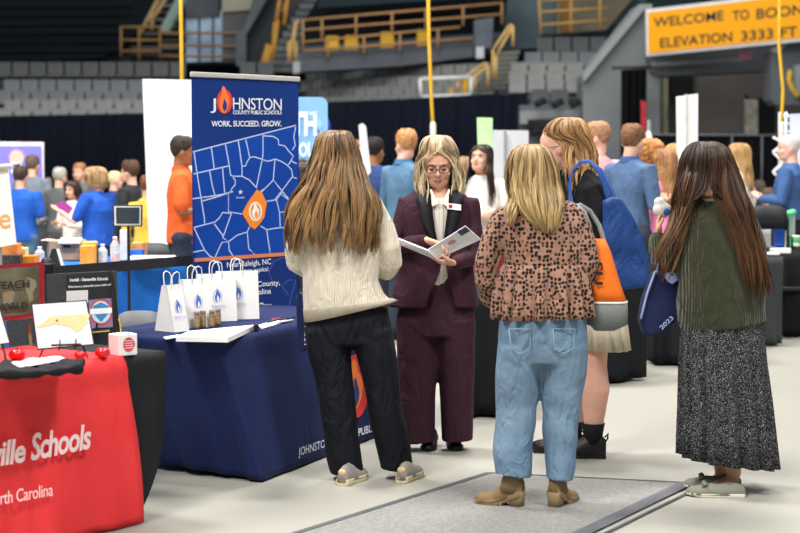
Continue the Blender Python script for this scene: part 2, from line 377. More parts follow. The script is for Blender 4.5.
def short_hair(root,c,R,cols,s=1,th=.012,seed=0,bald=0,name='hair',bk=-.07):
    """close cropped hair, a closed shell over the skull with a tufted surface"""
    rnd=random.Random(seed); mb=MB(); n=36; m=12; out=[];inn=[]; c=Vector(c)
    for j in range(m+1):
        for k in range(n):
            ph=2*PI*k/n; cf=math.cos(ph)  # 1 at the front
            low=.062 if cf>.75 else (.062+(.75-cf)/.45*(-.045-.062) if cf>.3 else (-.045 if cf>-.2 else -.045+(-.2-cf)/.8*(bk+.045)))
            if cf>.3 and cf<=.75: low=.062+(.75-cf)/.45*(-.0-.062)*.9
            if -.05<cf<=.3: low=.005-.05*max(0,math.sin((.3-cf)*9))*0
            if cf<=-.05: low=.005+(-.05-cf)/.95*(bk-.005)
            top=.113 if not bald else .05
            low=min(low,top-.01)
            z=top+(low-top)*(j/m)**1.0
            # skull radius at z
            zz=[h[0] for h in HR]; f=np.interp(z,zz,[h[1] for h in HR]); b=np.interp(z,zz,[h[2] for h in HR]); w=np.interp(z,zz,[h[3] for h in HR])
            t=th*(1-.6*(j/m))*(1+.25*math.sin(k*2.3+j)+.3*rnd.random())*(1.25 if z>.07 else 1)
            cy=(f+b)/2; ry=(f-b)/2
            def q(e): return c+R@Vector((-(w+e)*math.sin(ph)*s,(cy+(ry+e)*cf)*s,(z+(e if z>.09 else e*.5))*s))
            out.append(q(t)); inn.append(q(-.008))
    mb.v=[tuple(p) for p in out+inn]; N_=n*(m+1)
    for j in range(m):
        for k in range(n):
            a=j*n+k; b_=j*n+(k+1)%n; mb.f.append((a,b_,b_+n,a+n)); mb.f.append((N_+a,N_+a+n,N_+b_+n,N_+b_))
    for k in range(n): a=m*n+k; b_=m*n+(k+1)%n; mb.f.append((a,b_,N_+b_,N_+a))
    mb.f.append(tuple(range(n)))
    return mb.build(name,M(cols[0],.7,.2,30,bump=.5,bs=120,hex2=cols[1]),root,True)
def shoe(root,p,yaw,L=.26,W=.09,style='sneaker',c1='#d8d0c4',c2='#e6dcc6',c3=None,name='shoe',sh=1):
    """p: point under the heel; yaw deg, 0 = toe towards +Y"""
    R=Matrix.Rotation(math.radians(yaw),3,'Z'); p=Vector(p); k=L/.26
    o=bpy.data.objects.new(name,None); COL.objects.link(o); o.parent=root; o.location=p; o.rotation_euler=(0,0,math.radians(yaw)); o.empty_display_size=.05
    s0={'sneaker':.032,'boot':.028,'chunky':.04,'pump':.02,'flat':.02,'dress':.02}[style]
    prof=[(0,.62),(.03,.8),(.12,.86),(.35,.8),(.6,1.0),(.75,1.02),(.88,.86),(.96,.55),(1,.2)]
    def outline(g,z): return [Vector((x*W/2*w*g,t*L,z)) for x,seq in((1,prof),(-1,prof[::-1])) for t,w in seq]
    hl=0
    if style in('boot','pump','dress'): hl={'boot':.055,'pump':.04,'dress':.015}[style]
    lift=lambda t: hl*max(0,1-t/.55) if hl else 0
    mb=MB(); top=[];bot=[]
    for x,seq in((1,prof),(-1,prof[::-1])):
        for t,w in seq:
            z=max(lift(t),0); top.append(Vector((x*W/2*w*1.02,t*L,z+s0))); bot.append(Vector((x*W/2*w,t*L,z+(.0 if t<.85 else .008))))
    n=len(top); mb.add(bot+top,[tuple(range(n)),tuple(range(n,2*n))]+[(i,(i+1)%n,(i+1)%n+n,i+n) for i in range(n)])
    if style=='boot' or style=='chunky':
        for i in range(7): mb.box((0,L*(.42+.085*i),.006),(W*(.98 if i<5 else .8),.012,.03))
    mb.build('sole',M(c2,.6,.05),o,True,bevel=.003)
    if hl: MB().loft([(0,0,.035*k,W*.36,.036*k),(hl*.6,0,.034*k,W*.37,.036*k),(hl+s0*.7,0,.034*k,W*.41,.04*k)],20,4).build('heel',M(c3 or c2,.6,.05),o,True)
    secs=[(0,.028,.055),(.05,.034,.07),(.15,.037,.08),(.3,.038,.085),(.45,.041,.07),(.6,.046,.052),(.78,.047,.042),(.9,.038,.036),(.97,.022,.028),(1,.008,.02)]
    if style=='chunky': secs=[(a,b*1.1,c*1.3 if a<.5 else c*1.15) for a,b,c in secs]
    if style=='flat': secs=[(a,b,c*.68 if a<.5 else c) for a,b,c in secs]
    if style=='pump': secs=[(a,b,c*.75) for a,b,c in secs]
    rs=[]
    for t,w,h in secs:
        z0=lift(t)+s0*.6; w*=W/.09; q=[]
        for i in range(16):
            a=2*PI*i/16; q.append(Vector((w*math.cos(a),t*L,z0+(h*math.sin(a) if math.sin(a)>0 else .006*math.sin(a)))))
        rs.append(q)
    MB().rings(rs).build('upper',M(c1,.45 if style in('dress','pump','chunky') else .75,.08,12,bump=.15,bs=70),o,True)
    if style=='boot':
        MB().rings([yring((0,.06,hl+.01),.040,.065,0),yring((0,.055,hl+.045),.038,.055,0),yring((0,.05,hl+.085),.037,.048,0),yring((0,.05,hl+.105),.036,.044,0)]).build('shaft',M(c1,.75,.08,12,bump=.15,bs=70),o,True)
    if style=='sneaker':
        MB().ball((0,.006,.066),(.022,.008,.016)).build('heel_tab',M(c3 or c2,.6),o,True)
        l=MB()
        for i in range(4): l.tube([(-.03,.135+.02*i,.079-.007*i),(0,.138+.02*i,.090-.009*i),(.03,.135+.02*i,.079-.007*i)],[.003]*3,6)
    if style=='chunky':
        MB().tube([(0,.006,.085),(0,-.008,.105),(0,-.010,.135),(0,.004,.115)],[.005]*4,6).build('pull_tab',M('#23211f',.7),o,True)
    return o
def sleeve(mb,pts,rad,seg=18): return mb.tube(pts,rad,seg)

def figure(label,px,topy,d,rot,shirt,pants,hcols,skn='light',hairt='short',arms='down',sleeves='long',skirt=None,shoes='#22201f',jacket=None,female=False,face=True,
           hyaw=0,hpitch=4,group=None,lean=0,seed=0,glasses=None,fat=1.0,hairlen=.35,collar=None,legs=True,lips='#b5675c',hold=None,badge=None,bald=0,hairth=.012,H=None,z0=0,sit=False,smile=0,hairfwd=0):
    """a person of the middle distance built in a local frame facing +Y, turned by rot"""
    top=P(px,topy,d); hgt=H or (top.z-z0); s=hgt/1.72
    root=thing('person',label,'person',(top.x,d,z0),math.radians(rot),group)
    mw=.92 if female else 1.04
    R=rotm(hyaw,hpitch)
    V=lambda x,y,z: Vector((x*s,y*s,z*s))
    hc=V(0,.02+lean*.12,1.60); nb=V(0,-.01+lean*.08,1.45)
    sw=.185*mw
    hipz=.90 if not sit else .50
    J=dict(head=hc,hrot=R,neck=nb,chest=V(0,lean*.05,1.27),hip=V(0,0,hipz+.02),sh=[V(-sw,lean*.06,1.385),V(sw,lean*.06,1.385)],yaw=0)
    dn=Vector((0,.15,-1))
    poses={'down':([(-.25,-.02,1.10),(.25,-.02,1.10)],[(-.25,.06,.87),(.25,.06,.87)],[(dn,(1,0,0),.4,-1),(dn,(-1,0,0),.4,1)]),
     'hold':([(-.25,.0,1.12),(.25,.0,1.12)],[(-.10,.24,1.14),(.10,.24,1.14)],[((.6,.7,.2),(.3,.2,1),.6,-1),((-.6,.7,.2),(-.3,.2,1),.6,1)]),
     'raise':([(-.27,.10,1.13),(.25,.0,1.12)],[(-.22,.33,1.24),(.10,.24,1.14)],[((.1,.9,.3),(0,-.3,1),.4,-1),((-.6,.7,.2),(-.3,.2,1),.6,1)]),
     'hips':([(-.34,-.06,1.12),(.34,-.06,1.12)],[(-.19,.08,.98),(.19,.08,.98)],[((.5,.5,-.4),(1,0,0),.4,-1),((-.5,.5,-.4),(-1,0,0),.4,1)]),
     'fold':([(-.24,.06,1.12),(.24,.06,1.12)],[(.04,.19,1.17),(-.04,.21,1.13)],[((1,.1,.1),(0,-1,0),.5,-1),((-1,.1,.1),(0,-1,0),.5,1)])}
    el,wr,hd=poses[arms]; J['el']=[V(*a) for a in el]; J['wr']=[V(*a) for a in wr]; J['hand']=hd
    if sit:
        J['hipj']=[V(-.09,0,.5),V(.09,0,.5)]; J['knee']=[V(-.11,.42,.5),V(.11,.42,.5)]; J['ank']=[V(-.1,.42,.1),V(.1,.42,.1)]
        dz=-.40
        for k in('head','neck','chest'): J[k]=J[k]+V(0,0,dz)
        for k in('sh','el','wr'): J[k]=[a+V(0,0,dz) for a in J[k]]
        hc=J['head']; nb=J['neck']
    else:
        dz=0; J['hipj']=[V(-.09,0,.88),V(.09,0,.88)]; J['knee']=[V(-.095,.01,.49),V(.095,.01,.49)]; J['ank']=[V(-.1,-.02,.09),V(.1,-.02,.09)]
    J['toe']=[a+V(0,.12,-.06) for a in J['ank']]
    body(root,J,skn,s,.0095)
    f=fat*(.95 if female else 1)
    mb=MB(); Zs=lambda a:(a+dz)*s
    bz=.86 if not jacket else .80
    mb.loft([(Zs(bz),0,0,.178*f*s,.128*f*s,.02,7,seed),(Zs(.95),0,.0,.172*f*s,.125*f*s,.015,7,seed),(Zs(1.10),0,lean*.02,.158*f*s,.118*f*s),(Zs(1.25),0,lean*.05,.168*f*s,.125*f*s),
             (Zs(1.36),0,lean*.06,(sw-.005)*f*s,.105*f*s),(Zs(1.42),0,lean*.07,(sw-.05)*s,.085*s),(Zs(1.465),0,lean*.08,.07*s,.068*s)],32)
    for i in(0,1):
        sh,e_,w_=J['sh'][i],J['el'][i],J['wr'][i]; a=nb.lerp(sh,.6)-V(0,0,.035)
        if sleeves=='long': mb.tube([a,sh,sh.lerp(e_,.5),e_,e_.lerp(w_,.5),w_.lerp(e_,.06)],[.058*s,.066*f*s,.06*f*s,.054*s,.048*s,.039*s],16)
        elif sleeves=='short': mb.tube([a,sh,sh.lerp(e_,.45),sh.lerp(e_,.8)],[.058*s,.067*f*s,.064*f*s,.062*s],16)
    cloth('shirt' if not jacket else 'jacket',mb,shirt,root,.011,3,wrinkle(.006*s,26,12,seed))
    if collar:
        MB().rings([yring(nb+V(0,.0,-.01),.078*s,.075*s,0),yring(nb+V(0,.005,.035),.066*s,.066*s,0),yring(nb+V(0,.005,.036),.058*s,.058*s,0),yring(nb+V(0,.0,.0),.062*s,.062*s,0)],cap=False).build('collar',collar,root,True)
    if jacket:
        MB().loft([(Zs(1.0),0,.118*s,.03*s,.02*s),(Zs(1.25),0,.11*s+lean*.05*s,.045*s,.02*s),(Zs(1.42),0,.06*s+lean*.07*s,.05*s,.025*s)],16).build('shirt_front',jacket,root,True)
    if legs:
        mb=MB()
        if skirt:
            mb.loft([(.45*s,0,0,.24*s,.2*s,.06,11,0),(.7*s,0,0,.21*s,.17*s,.04,11,0),(.92*s,0,0,.175*s,.125*s)],48); cloth('skirt',mb,skirt,root,.012,2)
        else:
            for i in(0,1):
                h,k,a=J['hipj'][i],J['knee'][i],J['ank'][i]
                mb.tube([h+V(0,0,.03),h.lerp(k,.4),k,k.lerp(a,.5),a+V(0,0,.0)],[.10*f*s,.088*f*s,.072*s,.066*s,.064*s],16)
            if not sit: mb.loft([(.80*s,0,0,.13*s,.1*s),(.86*s,0,0,.17*s*f,.118*s*f),(.97*s,0,0,.155*s*f,.11*s*f)],24)
            cloth('trousers',mb,pants,root,.012,2,wrinkle(.006,20,14,seed+3))
        for i in(0,1): a=J['ank'][i]; shoe(root,(a.x,a.y-.06*s,0),0,.27*s,.09*s,'dress' if not female else 'flat',shoes,'#1a1918')
    if hairt=='short': short_hair(root,hc,R,hcols,s,hairth,seed,bald)
    else:
        rg=scalp(hc,R,s,.014 if hairt!='bob' else .022); L=hairlen; z=rg[-1][0]; cx,cy=rg[-1][1],rg[-1][2]
        if hairt=='bob': rg+= [(z-.03*s,cx,cy,.102*s,.115*s),(z-.07*s,cx,cy-.01,.09*s,.10*s),(z-.10*s,cx,cy-.01,.075*s,.08*s)]
        elif hairt=='curly': rg=[(a,b,c,d_*1.3,e*1.2) for a,b,c,d_,e in rg]+[(z-.05*s,cx,cy,.11*s,.11*s),(z-.1*s,cx,cy-.02,.085*s,.08*s)]
        else:
            for t,rx,ry,oy in((.15,.098,.105,-.01),(.35,.115,.10,-.02),(.6,.13,.10,-.03),(.85,.125,.09,-.04),(1,.10,.07,-.045)): rg.append((z-L*t*s,cx,cy+(oy+hairfwd)*s-.01,rx*s,(ry+hairfwd*.6)*s))
        fc=0 # face direction in local axes
        hair(root,rg,hcols,130 if hairt!='curly' else 260,.0045,win=58,face=hyaw,hairline=hc.z+.098*s,wave=.006 if hairt!='curly' else .016,wk=24 if hairt!='curly' else 60,seed=seed+5,seg=40)
    if face: face_parts(root,hc,R,s,hcols[0],lips,glasses,smile)
    return root,J,s
# ---------------------------------------------------------------- the arena
conc=M('#73777a',.85,.12,1.2,bump=.2,bs=8); conc_l=M('#8d9093',.85,.1,1.0,bump=.2,bs=8); conc_d=M('#4a4f54',.85,.12,1,bump=.2,bs=8)
black_cl=M('#0b0d12',.95,.15,3,spec=.1); gold=M('#b98a3c',.5,.1,3); gold_l=M('#c9a566',.5,.1,3)
def fbox(name,mat,x0,x1,y0,y1,z0,z1):
    return struct(MB().box(((x0+x1)/2,(y0+y1)/2,(z0+z1)/2),(x1-x0,y1-y0,z1-z0)),name,mat)
struct(MB().box((0,33,-.1),(52,74,.2)),'floor',M('#96948a',.42,.05,.35,bump=.05,bs=14,spec=.3,hex2='#aaa89e',st=(1,.4,1)))
struct(MB().box((0,64,7),(52,.4,14)),'wall_back',M('#0a161b',.9,.2,.4,st=(.15,1,3)))
def slab(name,pts,d,th,mat,st=True,**k):
    q=[P(x,y,d) for x,y in pts]; m=MB().prism(q,(0,th,0))
    return struct(m,name,mat,**k) if st else m.build(name,mat,**k)
# carpet patch with taped edges
mat_q=[G(301,533),G(489,474),G(690,484),G(588,533)]
e_l=(mat_q[0]-mat_q[1]); e_r=(mat_q[3]-mat_q[2])
A_,B_,C_,D_=mat_q[1]+e_l*1.6,mat_q[1],mat_q[2],mat_q[2]+e_r*1.6
o=MB().prism([Vector((p.x,p.y,.001)) for p in(A_,B_,C_,D_)],(0,0,.005)).build('floor_mat',M('#74736f',.95,.2,60,bump=.5,bs=160,hex2='#8b8a86'))
tag(o,'grey speckled carpet mat taped to the floor under the woman in tan boots','mat')
tp=MB(); tm=M('#4a4c50',.6,.2,5)
for a,b,w in((A_,B_,.035),(B_,C_,.018)): tp.beam(a+Vector((0,0,.007)),b+Vector((0,0,.007)),w,.003)
tp.build('edge_tape',tm,o)
r1=G(690,482);r2=G(560,545)
tg=MB()
for off,w in((-.01,.075),(.09,.014)): 
    n_=Vector((1,0,0))*off; tg.beam(C_+n_+Vector((0,0,.0085)),D_+n_+Vector((0,0,.0085)),w,.003)
tg.build('edge_strip',M('#55565a',.6,.3,3),o)
# ---- seats
def seat_mesh(w=.44,h=.42):
    m=MB(); m.box((0,.05,(h+.12)*.5),(w,.05,h+.12)); m.box((0,-.12,.16),(w,.34,.05)); return m
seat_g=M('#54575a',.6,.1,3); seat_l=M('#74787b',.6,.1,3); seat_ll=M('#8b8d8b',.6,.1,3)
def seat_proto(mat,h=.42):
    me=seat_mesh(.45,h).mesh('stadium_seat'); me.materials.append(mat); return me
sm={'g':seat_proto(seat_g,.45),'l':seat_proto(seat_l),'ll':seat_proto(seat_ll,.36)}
def seat(p,key,label,group,rz=0):
    o=bpy.data.objects.new('stadium_seat',sm[key]); COL.objects.link(o); o.location=p; o.rotation_euler=(0,0,rz)
    return tag(o,label,'seat',group)
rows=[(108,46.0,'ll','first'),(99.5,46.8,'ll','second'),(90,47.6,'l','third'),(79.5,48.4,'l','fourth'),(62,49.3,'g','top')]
rm=M('#3a3e42',.9,.1,2)
hts={'g':.57,'l':.54,'ll':.48}
for i,(py,d,key,rn) in enumerate(rows):
    zt=P(0,py,d).z-hts[key]; 
    x0=P(-6,py,d).x; x1=P(282,py,d).x
    fbox('trim_1',rm,x0-.5,x1+.3,d-.35,d+.45+(14 if rn=='top' and 0 else 0),0,zt)
    n=int((x1-x0)/.505)
    for k in range(n):
        x=x0+.25+k*.505+(.25 if i%2 else 0); px=400+1700*x/d
        if 192<px<246: continue
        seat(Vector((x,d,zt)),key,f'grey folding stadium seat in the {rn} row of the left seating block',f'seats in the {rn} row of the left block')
# mid block on the curve of the bowl
def lineP(pxa,da,pxb,db,pya):
    a=P(pxa,pya,da); b=P(pxb,pya,db); b.z=a.z; return a,b
mid=[(98,50.8,45.2,'ll','first'),(89.5,51.6,46.0,'ll','second'),(81,52.4,46.8,'ll','third'),(72,53.2,47.6,'ll','top')]
for i,(py,da,db,key,rn) in enumerate(mid):
    a,b=lineP(299,da,500,db,py); u=(b-a); L=u.length; u.normalize(); ang=math.atan2(u.y,u.x); h=hts[key]
    struct(MB().frm((a+b)/2-Vector((0,0,h+(a.z-h)/2-.0)),u,Vector((-u.y,u.x,0)),(0,0,1),(L+.6,.8,a.z-h)),'trim_2',rm)
    n=int(L/.515)
    for k in range(n):
        p=a+u*(.26+k*.515+(.25 if i%2 else 0)); p.z=a.z-h
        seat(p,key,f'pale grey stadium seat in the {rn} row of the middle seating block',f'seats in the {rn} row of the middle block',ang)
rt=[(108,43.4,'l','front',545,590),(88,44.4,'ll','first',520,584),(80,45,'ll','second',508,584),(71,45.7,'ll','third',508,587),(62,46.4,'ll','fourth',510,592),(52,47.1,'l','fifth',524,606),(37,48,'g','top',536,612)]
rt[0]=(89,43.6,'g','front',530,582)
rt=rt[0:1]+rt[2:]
for i,(py,d,key,rn,xa,xb) in enumerate(rt):
    zt=P(0,py,d).z-hts[key]; x0=P(xa,py,d).x; x1=P(xb,py,d).x
    fbox('trim_3',rm,x0-.3,x1+.2,d-.3,d+.5,0,zt)
    for k in range(int((x1-x0)/.50)):
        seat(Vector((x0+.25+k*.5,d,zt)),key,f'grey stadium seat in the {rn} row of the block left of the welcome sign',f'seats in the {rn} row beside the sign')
# ---- black curtain along the bowl front
def curtain(name,pts_top,pybot,d,amp,mat,n=160,label=None,cat='curtain',zb=None,th=.04):
    mb=MB(); xs=[p[0] for p in pts_top]; ys=[p[1] for p in pts_top]; rr=[]
    for i in range(n+1):
        px=xs[0]+(xs[-1]-xs[0])*i/n; py=np.interp(px,xs,ys); t=P(px,py,d); b=P(px,pybot,d) if zb is None else Vector((t.x,d,zb)); f=amp*math.sin(i*1.9)+amp*.6*math.sin(i*.77)
        rr.append((Vector((t.x,d+f,t.z)),Vector((b.x,d+f*1.5,b.z))))
    o=0
    for a,b in rr: mb.v+=[tuple(a),tuple(b)]
    for i in range(n): mb.f.append((2*i,2*i+1,2*i+3,2*i+2))
    ob=mb.build(name,mat,None,True,solid=th)
    if label: tag(ob,label,cat)
    return ob
curtain('black_curtain',[(-12,117),(0,116),(145,113),(300,103),(400,99),(495,93.5),(507,95),(527,92)],0,44,.06,M('#10141f',.95,.15,.6,spec=.1),label='long black curtain hung along the front of the seating bowl',zb=.02)
# lower dark wall under left deck
slab('wall_left',[(-30,-30),(160,-30),(153,10),(138,32),(118,50),(104,57),(60,60),(-30,60)],58,.6,M('#0c171d',.9,.25,.3,st=(.2,1,2.5)))
for k in range(6): slab('trim_4',[(-30,6+k*9),(132-k*3,6+k*9-1),(132-k*3,7.5+k*9-1),(-30,7.5+k*9)],57.8,.1,M('#0e1a21',.9,.1))
# aisle wall & stairs behind the left block
slab('wall_left',[(104,57),(122,48),(140,32),(155,10),(158,-20),(330,-20),(330,64),(104,64)],60,.5,M('#4c4e4f',.85,.2,.35,hex2='#5d6061'))
for k in range(9): slab('trim_5',[(128,56-k*7),(182,56-k*7),(182,53-k*7),(130,53-k*7)],59.2-k*.02,.5,M('#6d6f6c',.85,.2,.5) if k%2 else M('#47423f',.85,.2,.5))
def rail(name,mat,segs,d,r,label,cat='railing'):
    mb=MB()
    for x0,y0,x1,y1 in segs: mb.bar(P(x0,y0,d),P(x1,y1,d),r,seg=6)
    o=mb.build(name,mat,None,True); tag(o,label,cat); return o
brn=M('#8b6a45',.6,.1); tan=M('#b89b6a',.6,.1)
rail('guard_railing',M('#8d6c43',.6,.1),[(121,26,121,56),(121,27,160,27),(121,40,160,40),(121,51,160,51),(139,27,139,60),(160,27,160,58),(160,33,222,33),(160,45,222,46),(160,56,222,57)],52,.045,'brown guard railing at the top of the left seating block')
rail('stair_handrail',tan,[(160,-4,140,34),(166,-2,151,22),(152,10,152,30)],56,.08,'tan handrail slanting up beside the dark vault on the left')
struct(MB().bar(P(183,-4,55),P(164,32,55),.18),'trim_26',M('#8fa8a0',.6,.1))
# bluish glazed entrance
gp=slab('window_1',[(186,16),(224,10),(223,61),(186,62)],58,.15,M('#a9c4dc',.25,.3,.8,hex2='#5f7388',emis=.35))
for x in(198,212): slab('trim_6',[(x,8),(x+1.6,8),(x+1.6,62),(x,62)],57.8,.2,conc_d)
slab('trim_7',[(183,-20),(220,-20),(219,16),(186,18)],57.6,.4,M('#585d63',.8,.2,.5))
slab('wall_left',[(222,-20),(262,-20),(243,34),(243,62),(222,62)],57,.5,M('#6d716f',.85,.15,.5))
slab('trim_8',[(222,-10),(256,-10),(250,10),(222,12)],56.8,.3,M('#b4b2a0',.8,.1,.5))
for y in(32,45,56): slab('trim_9',[(222,y),(238,y),(238,y+2),(222,y+2)],56.8,.3,M('#a78a78',.8,.1,.5))
# raking concrete beam
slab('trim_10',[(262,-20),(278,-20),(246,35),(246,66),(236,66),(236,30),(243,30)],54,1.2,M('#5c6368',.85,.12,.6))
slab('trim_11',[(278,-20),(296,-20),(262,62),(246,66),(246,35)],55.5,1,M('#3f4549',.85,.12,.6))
# stair flight between the raking beam and the upper deck
for k in range(13):
    y=72-k*7; x=262+k*4.2; slab('trim_12',[(x,y),(x+34,y),(x+34,y-5.5),(x,y-5.5)],52+k*.4,.7,conc if k%2 else M('#636a68',.85,.12,.8))
rail('stair_handrail',gold,[(259,75,268,44),(262,75,272,46),(268,44,268,75),(272,60,275,22),(278,20,273,60),(283,12,290,-6),(288,-4,284,25),(280,-2,276,22)],50.5,.065,'golden handrail of the stair flight rising above the tall blue banner')
rail('stair_handrail',gold_l,[(290,60,296,22),(296,22,299,22),(289,42,289,62),(296,42,296,62),(289,42,296,42)],49.8,.065,'golden handrail at the left end of the upper deck')
# upper deck
deck=[(300,48),(395,40),(478,36),(478,62),(395,67),(300,74)]
slab('trim_13',[(297,53),(480,42),(480,56),(400,66),(297,72)],49,1.2,M('#5b6067',.85,.1,.8))
slab('wall_back',[(330,-20),(510,-20),(500,56),(300,56),(303,22)],53,.6,M('#10171d',.9,.2,.5))
slab('trim_14',[(318,8),(505,-4),(505,-25),(322,-25)],50.6,.5,M('#223036',.8,.2,.5))
slab('trim_15',[(300,46),(505,32),(505,50),(300,62)],51,.25,M('#474e56',.85,.15,.6))
rail('guard_railing',M('#b0875a',.55,.1),[(303,20,503,3),(303,30,503,14),(303,20,303,50),(322,18,322,40),(356,15,356,37),(392,12,392,34),(426,9,426,30),(463,6,463,26),(502,2,502,24),(303,42,460,27),(303,51,476,38),(328,40,328,58),(364,37,364,55),(400,34,400,52),(438,30,438,49),(475,28,475,46)],48.7,.038,'tan guard railing along the upper deck with the yellow chairs')
for x,y,w,l in((331,42,12,'leftmost yellow plastic chair on the upper deck'),(350.5,41.5,12,'yellow plastic chair on the upper deck, second from the left'),(387,38,13,'yellow plastic chair on the upper deck, third from the left'),(424,35.5,12,'yellow plastic chair on the upper deck beside the hanging yellow cord')):
    c=P(x,y,48.95); t=thing('plastic_chair',l,'chair',(c.x,c.y+.6,c.z-.62),0,None); ym=M('#e6b21c',.4,.05)
    MB().loft([(.35,0,.12,.20,.03),(.55,0,.14,.21,.035),(.85,0,.18,.18,.03)],16,4).build('backrest',ym,t,True); MB().box((0,-.08,.34),(.42,.42,.05)).build('seat',ym,t,bevel=.01)
    lg=M('#3b3b3b',.4)
    for a in(-.17,.17):
        for b in(-.25,.1): MB().bar((a,b,0),(a,b,.33),.015).build('leg',lg,t)
o=slab('deck_cabinet',[(474,20),(494,17),(492,48),(475,50)],48.4,.8,M('#5b646d',.7,.1),False,bevel=.03); tag(o,'grey blue cabinet standing at the right end of the upper deck','cabinet')
o=slab('paper_notice',[(476,47),(484,46.5),(484,58),(476,58.5)],47.9,.02,M('#c9ccd0',.8,.05),False); tag(o,'white paper notice on the front of the upper deck','notice')
o=slab('paper_notice',[(293,62),(300,61.5),(300,73),(293,73.5)],48,.02,M('#a9adb0',.8,.05),False); tag(o,'pale grey notice at the left foot of the upper deck','notice')
slab('wall_back',[(500,-20),(660,-20),(640,10),(606,36),(540,34),(536,48),(500,50)],56,.5,M('#5f7176',.85,.15,.4))
slab('wall_back',[(556,-10),(640,-10),(606,30),(556,34)],55,.4,M('#53575b',.85,.4,.5,hex2='#9a8a68'))
rail('guard_railing',M('#c09a5a',.55,.1),[(539,-2,541,35),(571,-3,571,32),(600,-4,600,28),(540,12,608,8),(540,25,608,20),(541,0,610,-3)],50,.045,'golden guard railing above the seats beside the welcome sign')
slab('trim_16',[(562,-5),(569,-5),(569,32),(562,32)],52,.3,M('#8a5f25',.7,.1))
rail('stair_handrail',gold_l,[(510,25,493,50),(513,26,496,56),(510,25,513,26),(513,26,513,46),(493,50,493,78),(496,56,496,80),(485,63,458,82),(488,66,462,86),(485,63,488,66),(488,66,488,86),(475,76,475,92),(458,82,458,92)],45.0,.042,'pale golden handrail beside the steps right of the upper deck')
for k in range(8): slab('trim_17',[(496-k*3,52+k*5),(520-k*2,50+k*5),(520-k*2,54+k*5),(496-k*3,56+k*5)],47.5-k*.25,.5,M('#6d6f69',.85,.1,.6))
tag(slab('step_light',[(463,77),(468,76),(468,104),(463,104)],44.6,.2,M('#dba812',.6,.05),False),'small yellow box behind the white goal frame','box')
tag(slab('step_light',[(449,88),(453,87),(453,104),(449,104)],44.5,.2,M('#dba812',.6,.05),False),'smaller yellow box inside the white goal frame','box')
g=MB()
for a,b in(((420,79),(471,77)),((471,77),(471,96)),((420,79),(421,97)),((421,97),(471,95))): g.bar(P(*a,44.2),P(*b,44.2),.05)
tag(g.build('goal_frame',M('#d9dbdb',.5,.05),None,True),'white rectangular tube frame above the black curtain','frame')
# concrete right of the curtain
slab('wall_right',[(520,105),(590,106),(600,120),(640,120),(640,175),(520,175)],43,.6,M('#63686b',.85,.1,.6))
slab('trim_18',[(520,111),(640,108),(640,122),(520,124)],42.6,.3,conc_l)
rail('cable_coils',M('#1c1e20',.7,.1),[(528,123,582,121),(528,127,582,125),(530,133,545,129),(548,133,560,129),(565,133,580,128),(535,105,546,100),(552,106,563,101),(570,106,580,101)],42.3,.10,'dark cables lying along the concrete ledge behind the tall woman','cable')
slab('wall_right',[(583,75),(640,4),(652,6),(652,22),(660,60),(660,170),(583,170)],42,1.5,M('#74787b',.85,.1,.6))
slab('trim_19',[(583,75),(640,4),(652,4),(652,10),(644,10),(584,82)],41.8,1.6,M('#8e9395',.85,.1,.6))
slab('trim_20',[(612,26),(622,14),(634,4),(700,-12),(700,2),(648,12),(622,26)],43.8,.4,M('#16262b',.9,.1))
# welcome sign
A=P(646,10,41); B=P(812,-9,38.5); C_=P(812,38.5,38.5); D_=P(647,55,41)
sp=plane3(A,B,D_)
s_=thing('welcome_sign','long yellow sign reading WELCOME TO BOONE over the tunnel','sign',(A.x,A.y,D_.z))
def under(ob,par):
    ob.parent=par; ob.matrix_parent_inverse=Matrix.Translation(-par.location); return ob
pn=MB(); poly_px(pn,[(645.5,9.5),(812,-10),(812,40),(646.5,56)],sp,0,.25); under(pn.build('sign_frame',M('#d9d9de',.5,.05)),s_)
pn=MB(); poly_px(pn,[(648,12.5),(812,-7),(812,36.5),(648.5,53.5)],sp,.03,.02); under(pn.build('sign_face',M('#f2a60a',.5,.03,hex2='#f2a60a')),s_)
bk=M('#1d2430',.6,.05)
for w,a,b,h,h2 in(('WELCOME',(653.5,27),(723.5,20),9.5,10),('TO',(732.5,20.5),(749,19),10,10.2),('BOONE',(756.5,18.8),(812,13.5),10.2,10.8),('ELEVATION',(660,47.7),(732,41.2),9.8,10),('3333',(741,40.8),(773,38),10,10.2),('FT',(781,37.5),(797,36),10.2,10.4)):
    m=MB(); text_px(m,w,a,b,h,sp,bold=.012,off=.04,h2=h2); under(m.build('lettering',bk),s_)
slab('trim_21',[(646,57),(812,41),(812,66),(775,70),(660,76),(650,72)],41.8,1.5,M('#4d5155',.85,.1,.6))
slab('trim_22',[(652,62),(745,58),(745,61),(652,66)],41.3,.2,M('#77797c',.6,.1))
tag(slab('exit_sign',[(739,52),(752,51),(752,58.5),(739,59)],40.4,.1,M('#c98f9a',.6,.3,4,hex2='#b36a78'),False),'small pinkish exit light under the welcome sign','light')
slab('wall_right',[(660,76),(697,74),(697,135),(660,135)],47,.4,M('#585b5e',.85,.1,.6))
slab('trim_23',[(664,76),(668,76),(668,135),(664,135)],46.5,.3,M('#a29b7c',.8,.2,2)); slab('trim_24',[(668,77),(697,75),(697,95),(668,98)],46.6,.2,M('#23262a',.9))
slab('wall_right',[(697,74),(800,66),(812,66),(812,140),(775,140),(745,92),(745,135),(697,135)],45,.5,M('#5f5a58',.85,.12,.7,bump=.4,bs=3))
slab('wall_right',[(744,90),(775,92),(775,142),(744,138)],45.4,.5,M('#4c4b4c',.85,.1))
slab('window_2',[(745,99),(758,100),(758,134),(745,134)],44.8,.1,M('#a9a59a',.6,.25,4,emis=.25,hex2='#77736a'))
